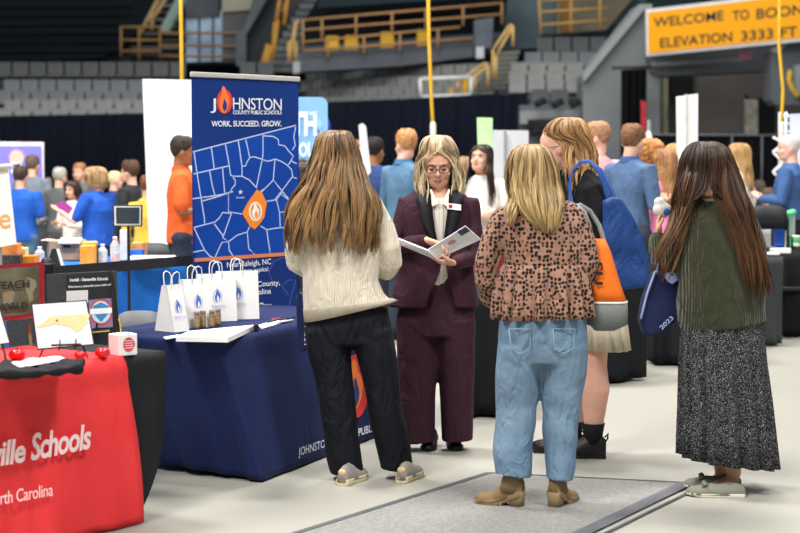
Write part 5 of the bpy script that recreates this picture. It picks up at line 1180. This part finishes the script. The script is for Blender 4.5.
mb=MB(); mb.tube(f.T([(422.5,236.5,-.24),(423,243,-.25)]),[.0,.0],6) if 0 else mb.rings([[L(422.5,240.3,-.252)+Vector((0,0,0))+Matrix.Rotation(.5,3,'Y')@Vector((x,.031*math.cos(t),.031*math.sin(t))) for t in [2*PI*k/20 for k in range(20)]] for x in(-.009,.009)],False)
mb.build('wristwatch',M('#16161a',.3),f.root,True,solid=.004)
rows=[(135.3,434,442,.025,.0),(136.6,427.5,449,.075,0),(141.5,423,453,.105,-.005),(150,420.5,456,.122,-.005),(162,419,457.5,.12,-.005),(175,417,461,.122,-.005),(187,418,461.5,.115,-.01),(196,420.5,460,.112,-.02),(204,424,457,.105,-.03)]
hair(f.root,f.hr(rows),('#7a6144','#dcc8a2'),1200,.0025,win=43,face=184,hairline=L(438,152).z,wave=.016,wk=22,seed=9,core=.94,lenj=.10,seg=60,cs=16,cend=.15)
fo=thing('paper_folder','open white folder with a navy printed card held by the woman in maroon','folder',f.o+L(437,255,-.30))
pw=M('#e4e4e6',.7,.02)
def panel(name,pts,mat,th=.004): 
    q=[P(x,y,f.d+dy) for x,y,dy in pts]; n=(q[1]-q[0]).cross(q[2]-q[0]).normalized(); mb=MB().prism(q,n*th); return inb(mb.build(name,mat),fo)
panel('back_cover',[(427.5,250,-.33),(465.5,226,-.42),(481,239.5,-.36),(437,259.5,-.30)],pw)
panel('front_cover',[(398,238.2,-.26),(427.5,250,-.33),(437,259.5,-.30),(430,257.5,-.30),(401,245.5,-.25)],M('#d9dae0',.7,.02))
panel('page',[(399,239.5,-.275),(428,251,-.345),(436.5,258.5,-.315),(402,244,-.27)],M('#eeeeef',.7,.02),.002)
fpl=plane3(P(427.5,250,f.d-.33),P(465.5,226,f.d-.42),P(481,239.5,f.d-.36))
mb=MB(); poly_px(mb,[(457,232),(465.5,227.3),(470,231),(461.5,236)],fpl,.006); inb(mb.build('printed_card',M('#39425f',.6,.2,30)),fo)
mb=MB(); poly_px(mb,[(447,243.5),(452,239.8),(456,240.5),(455,243),(450,245.2)],fpl,.006); inb(mb.build('red_mark',M('#b98a8c',.6)),fo)
mb=MB()
for k in range(4): line_px(mb,[(441+k*1.6,254-k*1.5+1),(455+k*1.6,246-k*1.5+1.5)],.0015,fpl,.006)
inb(mb.build('print_line',M('#b7b8bf',.6)),fo)
# ===== C: leopard blouse ====================================================
f=FG(536,503,'person','blonde woman seen from behind in a leopard spotted blouse, jeans and tan heeled boots')
L=f.L; R=rotm(14,10); hc=L(530,171.5,.0)
J=dict(head=hc,hrot=R,neck=L(536,206,0),chest=L(541,240),hip=L(541,315),sh=[L(508,219),L(574,218)],el=[L(487,276,.0),L(584,272,.02)],wr=[L(505,298,.20),L(566,290,.24)],
       hand=[((.8,.5,.0),(.1,.2,1),.5,-1),((-.8,.5,.1),(-.1,.2,1),.5,1)],hipj=[L(521,338),L(562,338)],knee=[L(515,410,.02),L(562,410,.02)],ank=[L(512,474,-.075),L(558,476,-.075)],yaw=0)
body(f.root,J,'light',1.0,.008)
leo=M('#a07864',.8,.0,vs=56,kind='leopard',hex2='#17110f',thr=.47,st=(1,1,.9),sheen=.1,fold=.9)
mb=MB()
f.loft(mb,[(204,520,553,.066,0),(208,511,563,.085,0),(213,503,574,.10,0),(222,499,583,.115,0),(238,501,586,.128,0),(252,505,585,.126,0),(264,505.5,582,.118,0),(270,505,582,.122,0)])
mb.tube(f.T([(516,212,0),(504,220,0),(493,240,0),(486,262,0),(485,280,.02),(490,296,.09),(502,303,.17)]),[.05,.062,.062,.060,.060,.060,.045],18)
mb.tube(f.T([(564,211,0),(575,219,0),(582,240,0),(586,262,.0),(585,278,.03),(578,288,.12),(566,292,.21)]),[.05,.06,.062,.06,.056,.05,.04],18)
cloth('blouse',mb,leo,f.root,.009,4,wrinkle(.011,20,16,12))
mb=MB()
am=lambda a,p: (a,13,p)
f.loft(mb,[(264,503.5,583,.128,0,None,0,13,0),(268,502,584,.133,0,None,.03,14,0),(280,500,586,.142,0,None,.08,14,.0),(296,499,587,.150,0,None,.12,14,.2),(309,499,587.5,.155,0,None,.14,14,.3),(319,499,588,.158,0,316,.15,14,.4)],110,cap=False)
mb.build('peplum',leo,f.root,True,solid=.005)
jean=M('#5d7890',.85,.14,5,bump=.35,bs=180,hex2='#7890a4',fold=.7)
mb=MB()
f.loft(mb,[(300,505,583,.12,0),(318,500,587,.135,0),(335,498,588,.142,0),(352,497,587.5,.135,0),(362,497,587,.125,0)])
f.loft(mb,[(345,497,546,.125,0),(375,495.5,540.5,.115,0),(405,495,537,.10,0),(435,494.5,534,.097,-.02),(473.5,494.5,532,.095,-.07,476.5)],32)
f.loft(mb,[(345,538,588,.125,0),(375,541,585.5,.115,0),(405,542,581.5,.10,0),(435,543.5,578,.095,-.02),(478.5,545.5,572.5,.092,-.07,479.5)],32)
cloth('jeans',mb,jean,f.root,.009,3,wrinkle(.008,20,16,20,2.0))
for pts in(((509,329),(511,349),(520,354),(530,349),(531,329),(509,329)),((553,329),(554,349),(563,354),(573,349),(575,329),(553,329))):
    mb=MB(); mb.tube(f.T([(x,y,-.145+.35*((x-542)/215)**2*1.2) for x,y in pts]),[.0018]*len(pts),4,False); mb.build('pocket_stitching',M('#7c97a8',.8),f.root,True,solid=.002)
for a,yy in((0,68),(1,-30)):
    k=J['ank'][a]; q=Vector((-math.sin(math.radians(yy)),math.cos(math.radians(yy)),0)); g0=Vector((k.x,k.y,0))-q*.055; shoe(f.root,g0,yy,.235,.088,'boot','#7d6848','#8a7453','#83704f')
rows=[(144.3,525,537,.02,0),(146,519,543,.06,0),(151,513,549,.09,0),(160,509,553,.108,0),(172,507.5,556,.112,-.005),(184,508,557,.112,-.015),(196,510.5,561,.112,-.035),(206,515.5,562,.105,-.06),(216,524,560,.085,-.085),(226,535,557,.06,-.10),(234,542,554,.04,-.105)]
hair(f.root,f.hr(rows),('#5f4829','#d2b37c'),1100,.0025,wave=.009,wk=18,seed=14,core=.93,lenj=.10,seg=64,phir=(PI*.38,PI*1.62),cs=14,cend=.2)
lk=[(196,508,524,.05,-.05),(207,506,520,.045,-.09),(216,505,517,.04,-.12),(226,506,514,.03,-.13)]
hair(f.root,f.hr(lk),('#7d6240','#d4b27a'),70,.0024,wave=.008,wk=30,seed=3,core=.9,lenj=.15,seg=16,coremesh=False,name='hair_lock')
mb=MB(); T=lambda x,y,z: hc+R@Vector((x,y,z))
for x in(-1,1):
    mb.ball(T(x*.036,.075,.098),(.028,.008,.022),12,8,R@Matrix.Rotation(-.9,3,'X')); mb.tube([T(x*.066,.068,.094),T(x*.089,.02,.07),T(x*.09,-.035,.035)],[.0035]*3,6)
mb.tube([T(-.01,.083,.1),T(.01,.083,.1)],[.003]*2,6); mb.build('sunglasses',M('#1a1513',.2,.1,spec=.6),f.root,True)
# orange tote
ob=thing('tote_bag','orange and grey tote bag on the shoulder of the woman in the leopard blouse','bag',f.o+L(607,328,.02))
dd=f.d-.02
def loftw(mb,rows,d0,seg=28,e=3):
    rs=[]
    for py,xl,xr,ry,dy in rows:
        a=P(xl,py,d0+dy);b=P(xr,py,d0+dy);c=(a+b)/2;rx=(b.x-a.x)/2
        rs.append([(c.x+rx*math.copysign(abs(math.cos(t))**(2/e),math.cos(t)),c.y+ry*math.copysign(abs(math.sin(t))**(2/e),math.sin(t)),c.z) for t in [2*PI*k/seg for k in range(seg)]])
    return mb.rings(rs)
mb=loftw(MB(),[(239,591,605,.03,.08),(250,590,610,.055,.08),(270,589,616,.075,.08),(290,588.5,622,.085,.08),(301,588,626.5,.088,.08)],dd); inb(mb.build('orange_panel',M('#dd6a18',.78,.06,6),None,True),ob)
mb=loftw(MB(),[(300.5,588,627,.09,.08),(302.5,588,627,.09,.08)],dd); inb(mb.build('white_band',M('#d8d5d0',.7),None,True),ob)
mb=loftw(MB(),[(302,588,627,.088,.08),(315,588,627.5,.085,.08),(324,589,627,.075,.08),(330,594,615,.05,.08)],dd); inb(mb.build('grey_base',M('#6a6e6c',.8,.06,6),None,True),ob)
mb=MB(); mb.tube([P(x,y,dd+k) for x,y,k in((592,242,.06),(590,225,.0),(584,211,-.03),(577,205,.02))],[.009]*4,6,flat=.35); mb.tube([P(x,y,dd+k) for x,y,k in((604,241,.1),(599,225,.1),(590,211,.08),(580,205,.05))],[.012]*4,6,flat=.35); inb(mb.build('strap',M('#8a8e8f',.7),None,True),ob)
mb=MB(); text_px(mb,'SU',(594,262),(594,285),9,yplane(dd),bold=.03,off=.012,up=(1,0)); inb(mb.build('lettering',M('#2a1a14',.7)),ob)
# ===== D: tall woman, black top, cream skirt =================================
f=FG(592,456,'person','tall strawberry blonde woman in a black top, cream skirt and chunky black shoes')
L=f.L; yw=78; R=rotm(yw,14); hc=L(559,147,0)
J=dict(head=hc,hrot=R,neck=L(576,176,0),chest=L(586,205),hip=L(595,300),sh=[L(590,188,-.16),L(583,188,.16)],el=[L(602,238,-.17),L(592,238,.18)],wr=[L(578,262,-.10),L(568,255,.12)],
       hand=[((-1,.1,0),(0,.2,1),.5,-1),((-1,-.1,0),(0,-.2,1),.5,1)],hipj=[L(597,310,-.08),L(592,310,.09)],knee=[L(594,366,-.07),L(580,362,.10)],ank=[L(593,434,-.05),L(572,432,.10)],yaw=yw,calf=(-.012,0,0),legf=1.32)
body(f.root,J,'pink',1.05,.008)
face_parts(f.root,hc,R,1.05,'#5d3f28','#b5675c','#241d1c')
bt=M('#101114',.85,.1,8,bump=.1,bs=90)
mb=MB(); f.loft(mb,[(169,566,588,.075,0),(176,563,598,.13,0),(186,562,606,.185,0),(205,564,608,.195,0),(240,568,611,.18,0),(280,571,614,.17,0),(322,575,620,.18,0)])
mb.tube(f.T([(585,178,-.09),(593,190,-.15),(601,215,-.17),(604,238,-.17),(596,252,-.15),(582,262,-.11)]),[.06,.068,.064,.058,.052,.042],16)
mb.tube(f.T([(582,180,.09),(588,190,.16),(594,215,.18),(592,238,.18),(582,250,.15),(570,255,.12)]),[.06,.068,.064,.058,.052,.042],16)
cloth('top',mb,bt,f.root,.010,3,wrinkle(.006,20,14,31))
mb=MB(); f.loft(mb,[(300,574,620,.17,0,None,.01,15,0),(325,576.5,626,.19,0,None,.03,15,0),(347,579,628.5,.20,0,349,.045,15,0)],110,cap=False); mb.build('skirt',M('#c9bea6',.85,.06,12,bump=.3,bs=60),f.root,True,solid=.006)
for a,yy in((0,458.5),(1,455)):
    k=J['ank'][a]; mb=MB().tube([k+Vector((0,0,-.06)),k+Vector((0,0,.0)),k+Vector((0,0,.06))],[.044,.053,.064],14,False); mb.build('sock',M('#141417',.95,.1,20,bump=.4,bs=90),f.root,True)
g0=G(607,459.5)-f.o; shoe(f.root,Vector((g0.x,J['ank'][0].y-.01,0)),84,.28,.10,'chunky','#1c1b1a','#24221f')
shoe(f.root,Vector((J['ank'][1].x+.06,J['ank'][1].y,0)),84,.28,.10,'chunky','#1c1b1a','#24221f')
rows=[(117.5,564,573,.02,0),(119,556,581,.06,0),(125,548.5,586,.09,0),(134,545,590,.105,0),(145,545.5,592,.108,0),(156,548,594,.11,0),(168,552,594,.12,-.01),(182,556,590,.12,-.03),(196,558,584,.10,-.05),(208,560,578,.07,-.06)]
hair(f.root,f.hr(rows),('#6f4a2c','#c99f69'),700,.0027,win=66,face=yw+14,hairline=hc.z+.07,wave=.016,wk=22,seed=21,core=.94,lenj=.12,seg=60,cs=14,cend=.15)
sb=thing('shoulder_bag','royal blue shoulder bag carried by the tall woman in the black top','bag',f.o+L(628,290,-.2)); bd=f.d-.28; blu=M('#1a3a72',.6,.12,5,bump=.2,bs=40,hex2='#1e427f',fold=.6)
mb=MB().prism([P(x,y,bd) for x,y in((604,202),(613,198),(622,200),(634,216),(644,236),(650,260),(648,280),(644,288),(622,291),(608,291),(605,262))],(0,.14,0)); me=remesh(mb,.009,6,wrinkle(.014,22,12,7)); me.materials.append(blu); me.polygons.foreach_set('use_smooth',[True]*len(me.polygons)); inb(link('pouch',me),sb)
mb=MB(); mb.tube([P(x,y,bd+k) for x,y,k in((609,204,.07),(604,185,.05),(598,170,.04),(589,161,.08),(580,162,.12),(572,172,.13),(569,186,.12),(571,198,.1),(574,210,.08))],[.010]*9,8,flat=.4); mb.tube([P(x,y,bd+k) for x,y,k in((617,203,.1),(609,185,.14),(601,170,.15),(591,163,.18),(584,166,.22))],[.010]*5,8,flat=.4); inb(mb.build('strap',M('#2a4f9a',.6),None,True),sb)
# ===== E: green sweater ======================================================
f=FG(720,490,'person','woman with very long dark brown hair, olive knit sweater and black speckled long skirt')
L=f.L; yw=42; R=rotm(yw,4); hc=L(706,168.5,0)
J=dict(head=hc,hrot=R,neck=L(712,204,0),chest=L(716,240),hip=L(722,320),sh=[L(690,219,.03),L(741,221,-.03)],el=[L(673,268,.06),L(757,275,-.02)],wr=[L(659,238,.20),L(735,288,.25)],
       hand=[((.0,.15,1),(.9,-.3,.1),.55,-1),((-.9,.5,.1),(0,.3,1),.5,1)],hipj=[L(706,335,.04),L(738,335,-.03)],knee=[L(716,405,.08),L(732,405,-.04)],ank=[L(722,474,.10),L(734,474,-.0)],toe=[L(703,482,.12),L(711,487,0)],yaw=20)
body(f.root,J,'light',1.0,.0075)
ol=M('#2f311c',.95,.08,20,bump=.9,bs=26,kind='rib',sheen=.15,hex2='#383b24',fold=.7)
mb=MB()
f.loft(mb,[(197,699,725,.064,0),(202,692,735,.08,0),(209,686,746,.10,0),(222,681,754,.125,0),(245,680,760,.145,0),(275,679,763,.158,0),(300,678,765,.165,0),(322,678,766,.17,0,316),(333,682,766,.172,0,320)])
mb.tube(f.T([(697,214,.0),(689,222,.02),(681,245,.04),(673,264,.05),(666,264,.10),(661,252,.15),(658.5,240,.19)]),[.055,.07,.074,.07,.062,.052,.042],18)
mb.tube(f.T([(735,213,0),(744,223,-.02),(753,250,-.02),(757,275,-.01),(750,288,.08),(738,290,.20)]),[.055,.066,.066,.06,.054,.042],18)
cloth('sweater',mb,ol,f.root,.009,4,wrinkle(.010,18,10,41))
mb=MB(); mb.tube([L(658.8,243.5,.185),L(658.5,236,.2)],[.043,.041],16,False); mb.build('sweater_cuff',M('#343820',.95,.08,20,bump=.8,bs=60),f.root,True,solid=.003)
mb=MB(); f.loft(mb,[(197.5,699,724,.072,0),(201,697,727,.08,0),(201,699,725,.07,0),(198,701,722,.062,0)],30,cap=False); mb.build('neckband',M('#8b8468',.9),f.root,True)
sk_=M('#121316',.85,.0,vs=210,kind='speck',hex2='#7f7f82',thr=.56,fold=.8)
mb=MB(); f.loft(mb,[(300,686,758,.14,0,None,.0,15,0),(325,683,762,.155,0,322,.02,15,0),(360,682,763.5,.165,0,None,.05,15,.2),(400,683,767.5,.18,0,None,.075,15,.4),(435,683,771,.19,0,438,.09,15,.7),(455,683,774.5,.20,0,466,.10,15,1.0),(455.5,687,772,.19,0,466,.10,15,1.0)],120,cap=False); mb.build('skirt',sk_,f.root,True,solid=.005)
for (px,py,yy) in((745,497,-.0),(741,489,.13)):
    g0=G(px,py)-f.o; so=shoe(f.root,Vector((g0.x,g0.y,0)),84,.275,.088,'flat','#77786a','#d9d4c2')
    mb=MB(); 
    for s in(-1,1): mb.ball((s*.022,.19,.062),(.02,.014,.011)); mb.tube([(0,.19,.062),(s*.03,.2,.05)],[.006,.004],6)
    mb.ball((0,.19,.065),.010); mb.build('bow',M('#6a6c60',.8),so,True)
dk2=('#150e0a','#4f3424')
rows=[(141.5,700,710,.02,0),(143,693,719,.06,0),(149,686.5,727,.09,0),(159,682,732,.108,0),(172,679,737,.112,0),(185,676.5,742,.115,-.01),(197,674,746,.118,-.02),(206,673,749,.11,-.04)]
hair(f.root,f.hr(rows),dk2,900,.0025,win=62,face=176,hairline=L(706,186).z,wsoft=.16,wave=.005,wk=14,seed=31,core=.94,lenj=.06,seg=64,cs=14,cend=.03)
rows=[(160,716,729,.075,-.005),(175,713,736,.095,-.02),(188,712,741,.11,-.035),(205,716,749,.11,-.07),(225,725,755,.10,-.095),(248,734,761,.09,-.11),(270,740,767,.085,-.12),(298,745,771,.08,-.125)]
hair(f.root,f.hr(rows),('#150e0a','#68442c'),760,.0025,wave=.008,wk=12,seed=32,core=.9,lenj=.06,seg=40,name='hair_back',cs=12,cend=.1)
rows=[(155,686,702,.07,-.0),(168,682,702,.085,-.0),(180,679,700,.10,-.01),(200,673,697,.10,-.02),(218,668,692,.10,-.03),(238,660,685,.09,-.04),(258,652,675,.08,-.04),(285,645,663,.06,-.04)]
hair(f.root,f.hr(rows),('#1f140e','#7d5a3e'),210,.0024,wave=.012,wk=12,seed=33,core=.8,lenj=.22,seg=30,name='hair_front',coremesh=False)
c=f.o+L(662,208,.21); t=thing('plush_toy','small white plush with a blue disc in the raised hand of the olive sweater woman','toy',c)
mb=MB(); mb.ball((0,0,-.01),(.048,.04,.042)); mb.ball((-.012,0,.028),(.03,.028,.026)); mb.ball((.03,0,-.02),(.02,.02,.02)); me=remesh(mb,.006,4); me.materials.append(M('#cfcdc4',.9,.1,30,bump=.4,bs=90)); me.polygons.foreach_set('use_smooth',[True]*len(me.polygons)); link('plush_body',me,t)
MB().ball((.018,-.037,-.018),(.018,.006,.018)).build('blue_disc',M('#27549a',.5),t,True)
nb_=thing('drawstring_bag','navy drawstring bag with pale lettering hanging in front of the olive sweater woman','bag',f.o+L(660,336,.12)); bd=f.d+.06
mb=MB().prism([P(x,y,bd) for x,y in((653,275),(662,270),(674,272),(684,290),(684,312),(676,322),(662,333),(650,337),(644,333),(640,321),(644,300))],(0,.12,0)); me=remesh(mb,.008,6,wrinkle(.010,24,14,17)); me.materials.append(M('#141f46',.75,.12,6)); me.polygons.foreach_set('use_smooth',[True]*len(me.polygons)); inb(link('pouch',me),nb_)
mb=MB().tube([P(x,y,bd-.015) for x,y in((655,272),(647,294),(641,318))],[.006]*3,6); mb.tube([P(x,y,bd) for x,y in((657,272),(659,258),(664,250))],[.005]*3,6); inb(mb.build('strap',M('#8d9fc4',.6),None,True),nb_)
mb=MB(); text_px(mb,'2023',(662,330),(674,318.5),4.5,yplane(bd-.008),bold=.02,off=.012,up=(-.7,-.7)); poly_px(mb,[(664,275),(668,272),(672,276),(676,273),(678,280),(672,284),(667,281)],yplane(bd-.01),.012); inb(mb.build('lettering',M('#9fb0d8',.6)),nb_)
# ---------------------------------------------------------------- people of the middle distance
C=lambda h,**k: M(h,.85,.08,8,bump=.15,bs=60,fold=.4,**k)
figure('man with dark twisted hair in a bright orange polo shirt and navy trousers',181,137,14.2,-84,C('#e0602a'),C('#2a3040'),('#1c1613','#40332a'),'brown',arms='hold',sleeves='short',collar=C('#e0481c'),hyaw=0,hpitch=6,seed=1,fat=1.0,shoes='#1b1b1d',hairth=.012)
figure('man seen from behind in a royal blue polo shirt beside the white banner',20,166.5,17.2,-12,C('#1c54b0'),C('#47617f'),('#2b211c','#4a3a30'),'light',arms='hold',sleeves='short',face=False,seed=2,fat=1.12)
figure('man in a grey suit jacket seen from behind before the purple banner',32,156,20.0,-20,C('#6c747f'),C('#3d4149'),('#4a3a2f','#6b5a4b'),'light',arms='hold',seed=3,face=False,fat=1.18)
figure('grey haired man in a dark vest standing left of the magenta folder',59,168,19.2,-30,C('#55585a'),C('#55575b'),('#8a8680','#b9b5ae'),'light',arms='hold',seed=4,face=False)
figure('man with reddish brown hair in a dark grey sweater behind the magenta folder',80,163.5,20.5,160,C('#5a5d62'),C('#3b3d42'),('#7a4f30','#b07d52'),'light',arms='down',seed=5)
g_,J_,s_g=figure('dark haired woman in a white cardigan holding a magenta folder',73,181,17.8,150,C('#e6dfd8'),C('#8a3350'),('#2a1e1a','#4a382f'),'light','long',arms='hold',seed=6,female=True,hairlen=.2)
m=MB().prism([P(55,204,17.2),P(64,201,17.2),P(73,208,17.2),P(66,218,17.2),P(60,215,17.2)],(0,.02,0)); tag(m.build('magenta_folder',M('#9a3a86',.6)),'magenta folder held by the woman in the white cardigan','folder')
figure('woman with short blonde curls in a bright blue T-shirt, arm raised to the left',97,167,16.2,62,C('#1b50b2'),C('#24365a'),('#8a6a48','#cfb080'),'pink','bob',arms='raise',sleeves='short',seed=7,female=True,fat=1.28)
figure('fair haired visitor in a navy jacket between the blue T-shirt and black jacket',114,172,19.5,-60,C('#27365e'),C('#2a2c33'),('#c9a878','#e6d2a8'),'pink',arms='down',seed=8,face=False)
figure('young man with dark brown hair in a black jacket looking left',131,162,17.5,70,C('#26292d'),C('#8b8d92'),('#3a281d','#5d4230'),'pink',arms='down',seed=9,hairth=.02)
figure('person with brown hair in a yellow sweater cut off by the white backdrop',147,176,16.0,-10,C('#d9b548'),C('#8a8d94'),('#5a3324','#7d4c34'),'light',arms='down',seed=10,female=True,face=False)
figure('distant visitor with reddish hair just right of the purple banner',48,178,26,180,C('#4a4448'),C('#333'.ljust(7,'3')),('#7a4a38','#9a6a50'),'light',seed=11,face=False)
figure('woman with dark curly hair mostly hidden behind the tall banner',299,160,13.2,-30,C('#3a2f30'),C('#26262a'),('#241b18','#4a3d36'),'brown','curly',seed=12,female=True,face=False)
figure('dark haired man in a navy jacket behind the strawberry blond man',374,138,16.5,-30,C('#28406f'),C('#22252c'),('#14110f','#2a2421'),'brown',arms='down',seed=13)
figure('man with strawberry blond hair in a steel blue jacket seen from behind',404,130,14.8,-50,C('#4f728c'),C('#2c3440'),('#9a6238','#cf9a66'),'pink',arms='hold',collar=C('#3f6688'),seed=14,face=False,hyaw=80,fat=1.0)
figure('visitor with auburn hair glimpsed beside the leaning narrow white board',358,141,18.5,180,C('#8a4a4a'),C('#333338'),('#7a4a30','#9a6a48'),'light',seed=15,face=False)
figure('woman with long dark hair in a white sweater and dark red skirt',481.5,145,14.2,165,C('#e6e0d8'),C('#5b1e2e'),('#1f1613','#45332a'),'light','long',arms='fold',skirt=C('#7a2438'),hyaw=-12,hpitch=-12,female=True,seed=16,hairlen=.40,lips='#b85550',smile=.003,hairfwd=.06)
figure('blonde visitor partly hidden behind the woman in the maroon suit',463,157,17.2,0,C('#d8d0c4'),C('#3a3a40'),('#8a6a4c','#c9a880'),'light','long',seed=17,female=True,face=False,hairlen=.25)
figure('man with glasses in a pale pink shirt behind the tall strawberry blonde woman',598,122.5,14.5,35,C('#e6a9aa'),C('#3f4148'),('#8a6248','#b98c6a'),'pink',arms='down',seed=18,glasses='#3a3330',hyaw=40,hpitch=4)
figure('man with brown hair in a blue quarter zip sweater seen from behind',631,125,13.9,-52,C('#4d6587'),C('#3a3f48'),('#5a3d2a','#8a6446'),'pink',arms='hold',collar=C('#34507f'),seed=19,face=False,fat=.98,hyaw=20)
figure('visitor with curly ginger blond hair behind the blue quarter zip sweater',650,139,16.2,0,C('#8a7a6a'),C('#35353a'),('#9a6234','#d9a060'),'pink','curly',seed=20,female=True,face=False)
figure('girl with long light brown hair in a pink sweater turned to the left',667,149,15.3,30,C('#e888b8'),C('#5a6478'),('#8a5e3a','#c99a66'),'light','long',arms='hold',seed=21,female=True,face=False,hairlen=.4)
figure('blonde visitor in beige behind the girl in the pink sweater',675,144,16.6,-20,C('#cdbfae'),C('#4a4a50'),('#a5814f','#dcc08c'),'light','long',seed=22,female=True,face=False,hairlen=.4)
figure('blonde woman in a white top right of the tall blank white banner',741,143.5,18.5,55,C('#ebe7e2'),C('#4a4c52'),('#9a7444','#d8b47c'),'light','long',arms='down',seed=23,female=True,face=False,hairlen=.45)
figure('grey haired elderly man in a blue suit jacket standing at the right edge',791,135,16.4,62,C('#3c5c8c'),C('#4a628c'),('#b9b3ac','#d9d4cc'),'pink',arms='hold',seed=24,face=True,hyaw=25,fat=1.12,bald=0,hairth=.006,jacket=C('#e2e2e4'))
figure('dark clothed visitor seated far behind the long brown hair on the right',760,160,23,20,C('#1e1f22'),C('#26272a'),('#3a2f2a','#5a4a42'),'light',arms='fold',seed=25,sit=True,H=1.66)
figure('second seated visitor in black with pink face, lower right of the far seats',769,172,22,60,C('#191a1d'),C('#26272a'),('#4a3a32','#6a564a'),'pink',arms='fold',seed=26,sit=True,H=1.55)
# ---------------------------------------------------------------- light, air and camera
W=bpy.data.worlds.new('w'); S.world=W; W.use_nodes=True; W.node_tree.nodes['Background'].inputs[0].default_value=(.80,.88,1,1); W.node_tree.nodes['Background'].inputs[1].default_value=.22
def area(x,y,z,sx,sy,e,col=(1,.975,.94),tx=None,spread=None):
    l=bpy.data.lights.new('arena_and_fill_lamp','AREA'); l.shape='RECTANGLE'; l.size=sx; l.size_y=sy; l.energy=e; l.color=col
    o=bpy.data.objects.new('arena_and_fill_lamp',l); COL.objects.link(o); o.location=(x,y,z)
    t=Vector(tx if tx else (x,y,0)); o.rotation_euler=(t-o.location).to_track_quat('-Z','Y').to_euler(); return o
area(-4,-5,10,3,3,700,tx=(-2,10,.8)); area(-5,1,12,2.5,2.5,1700,tx=(0,9,0)); area(5,2,12,2.5,2.5,1500,tx=(0,9,0)); area(1.5,15,13,3,3,1500,tx=(0,11,0))  # first lamp is an added camera-side fill for the red table and banner
area(-6,12,13,3,3,3300,tx=(-3.5,18,0)); area(7,18,13,3,3,1400,tx=(3,17,0)); area(0,33,14,10,6,1900,tx=(0,46,3)); area(-16,30,14,6,6,900,tx=(-12,46,3))
cam=bpy.data.cameras.new('camera'); co=bpy.data.objects.new('camera',cam); COL.objects.link(co); S.camera=co
co.location=(0,0,CH); co.rotation_euler=(math.radians(90)-PITCH,0,0); cam.sensor_width=36; cam.lens=F*36/800; cam.clip_end=200
cam.dof.use_dof=True; cam.dof.focus_distance=8.8; cam.dof.aperture_fstop=2.8
S.view_settings.view_transform='Standard'; S.view_settings.look='None'; S.view_settings.gamma=1; S.view_settings.exposure=-0.2; S.view_settings.use_curve_mapping=False
S.cycles.use_denoising=True; S.cycles.max_bounces=6
print('objects',len(bpy.data.objects))
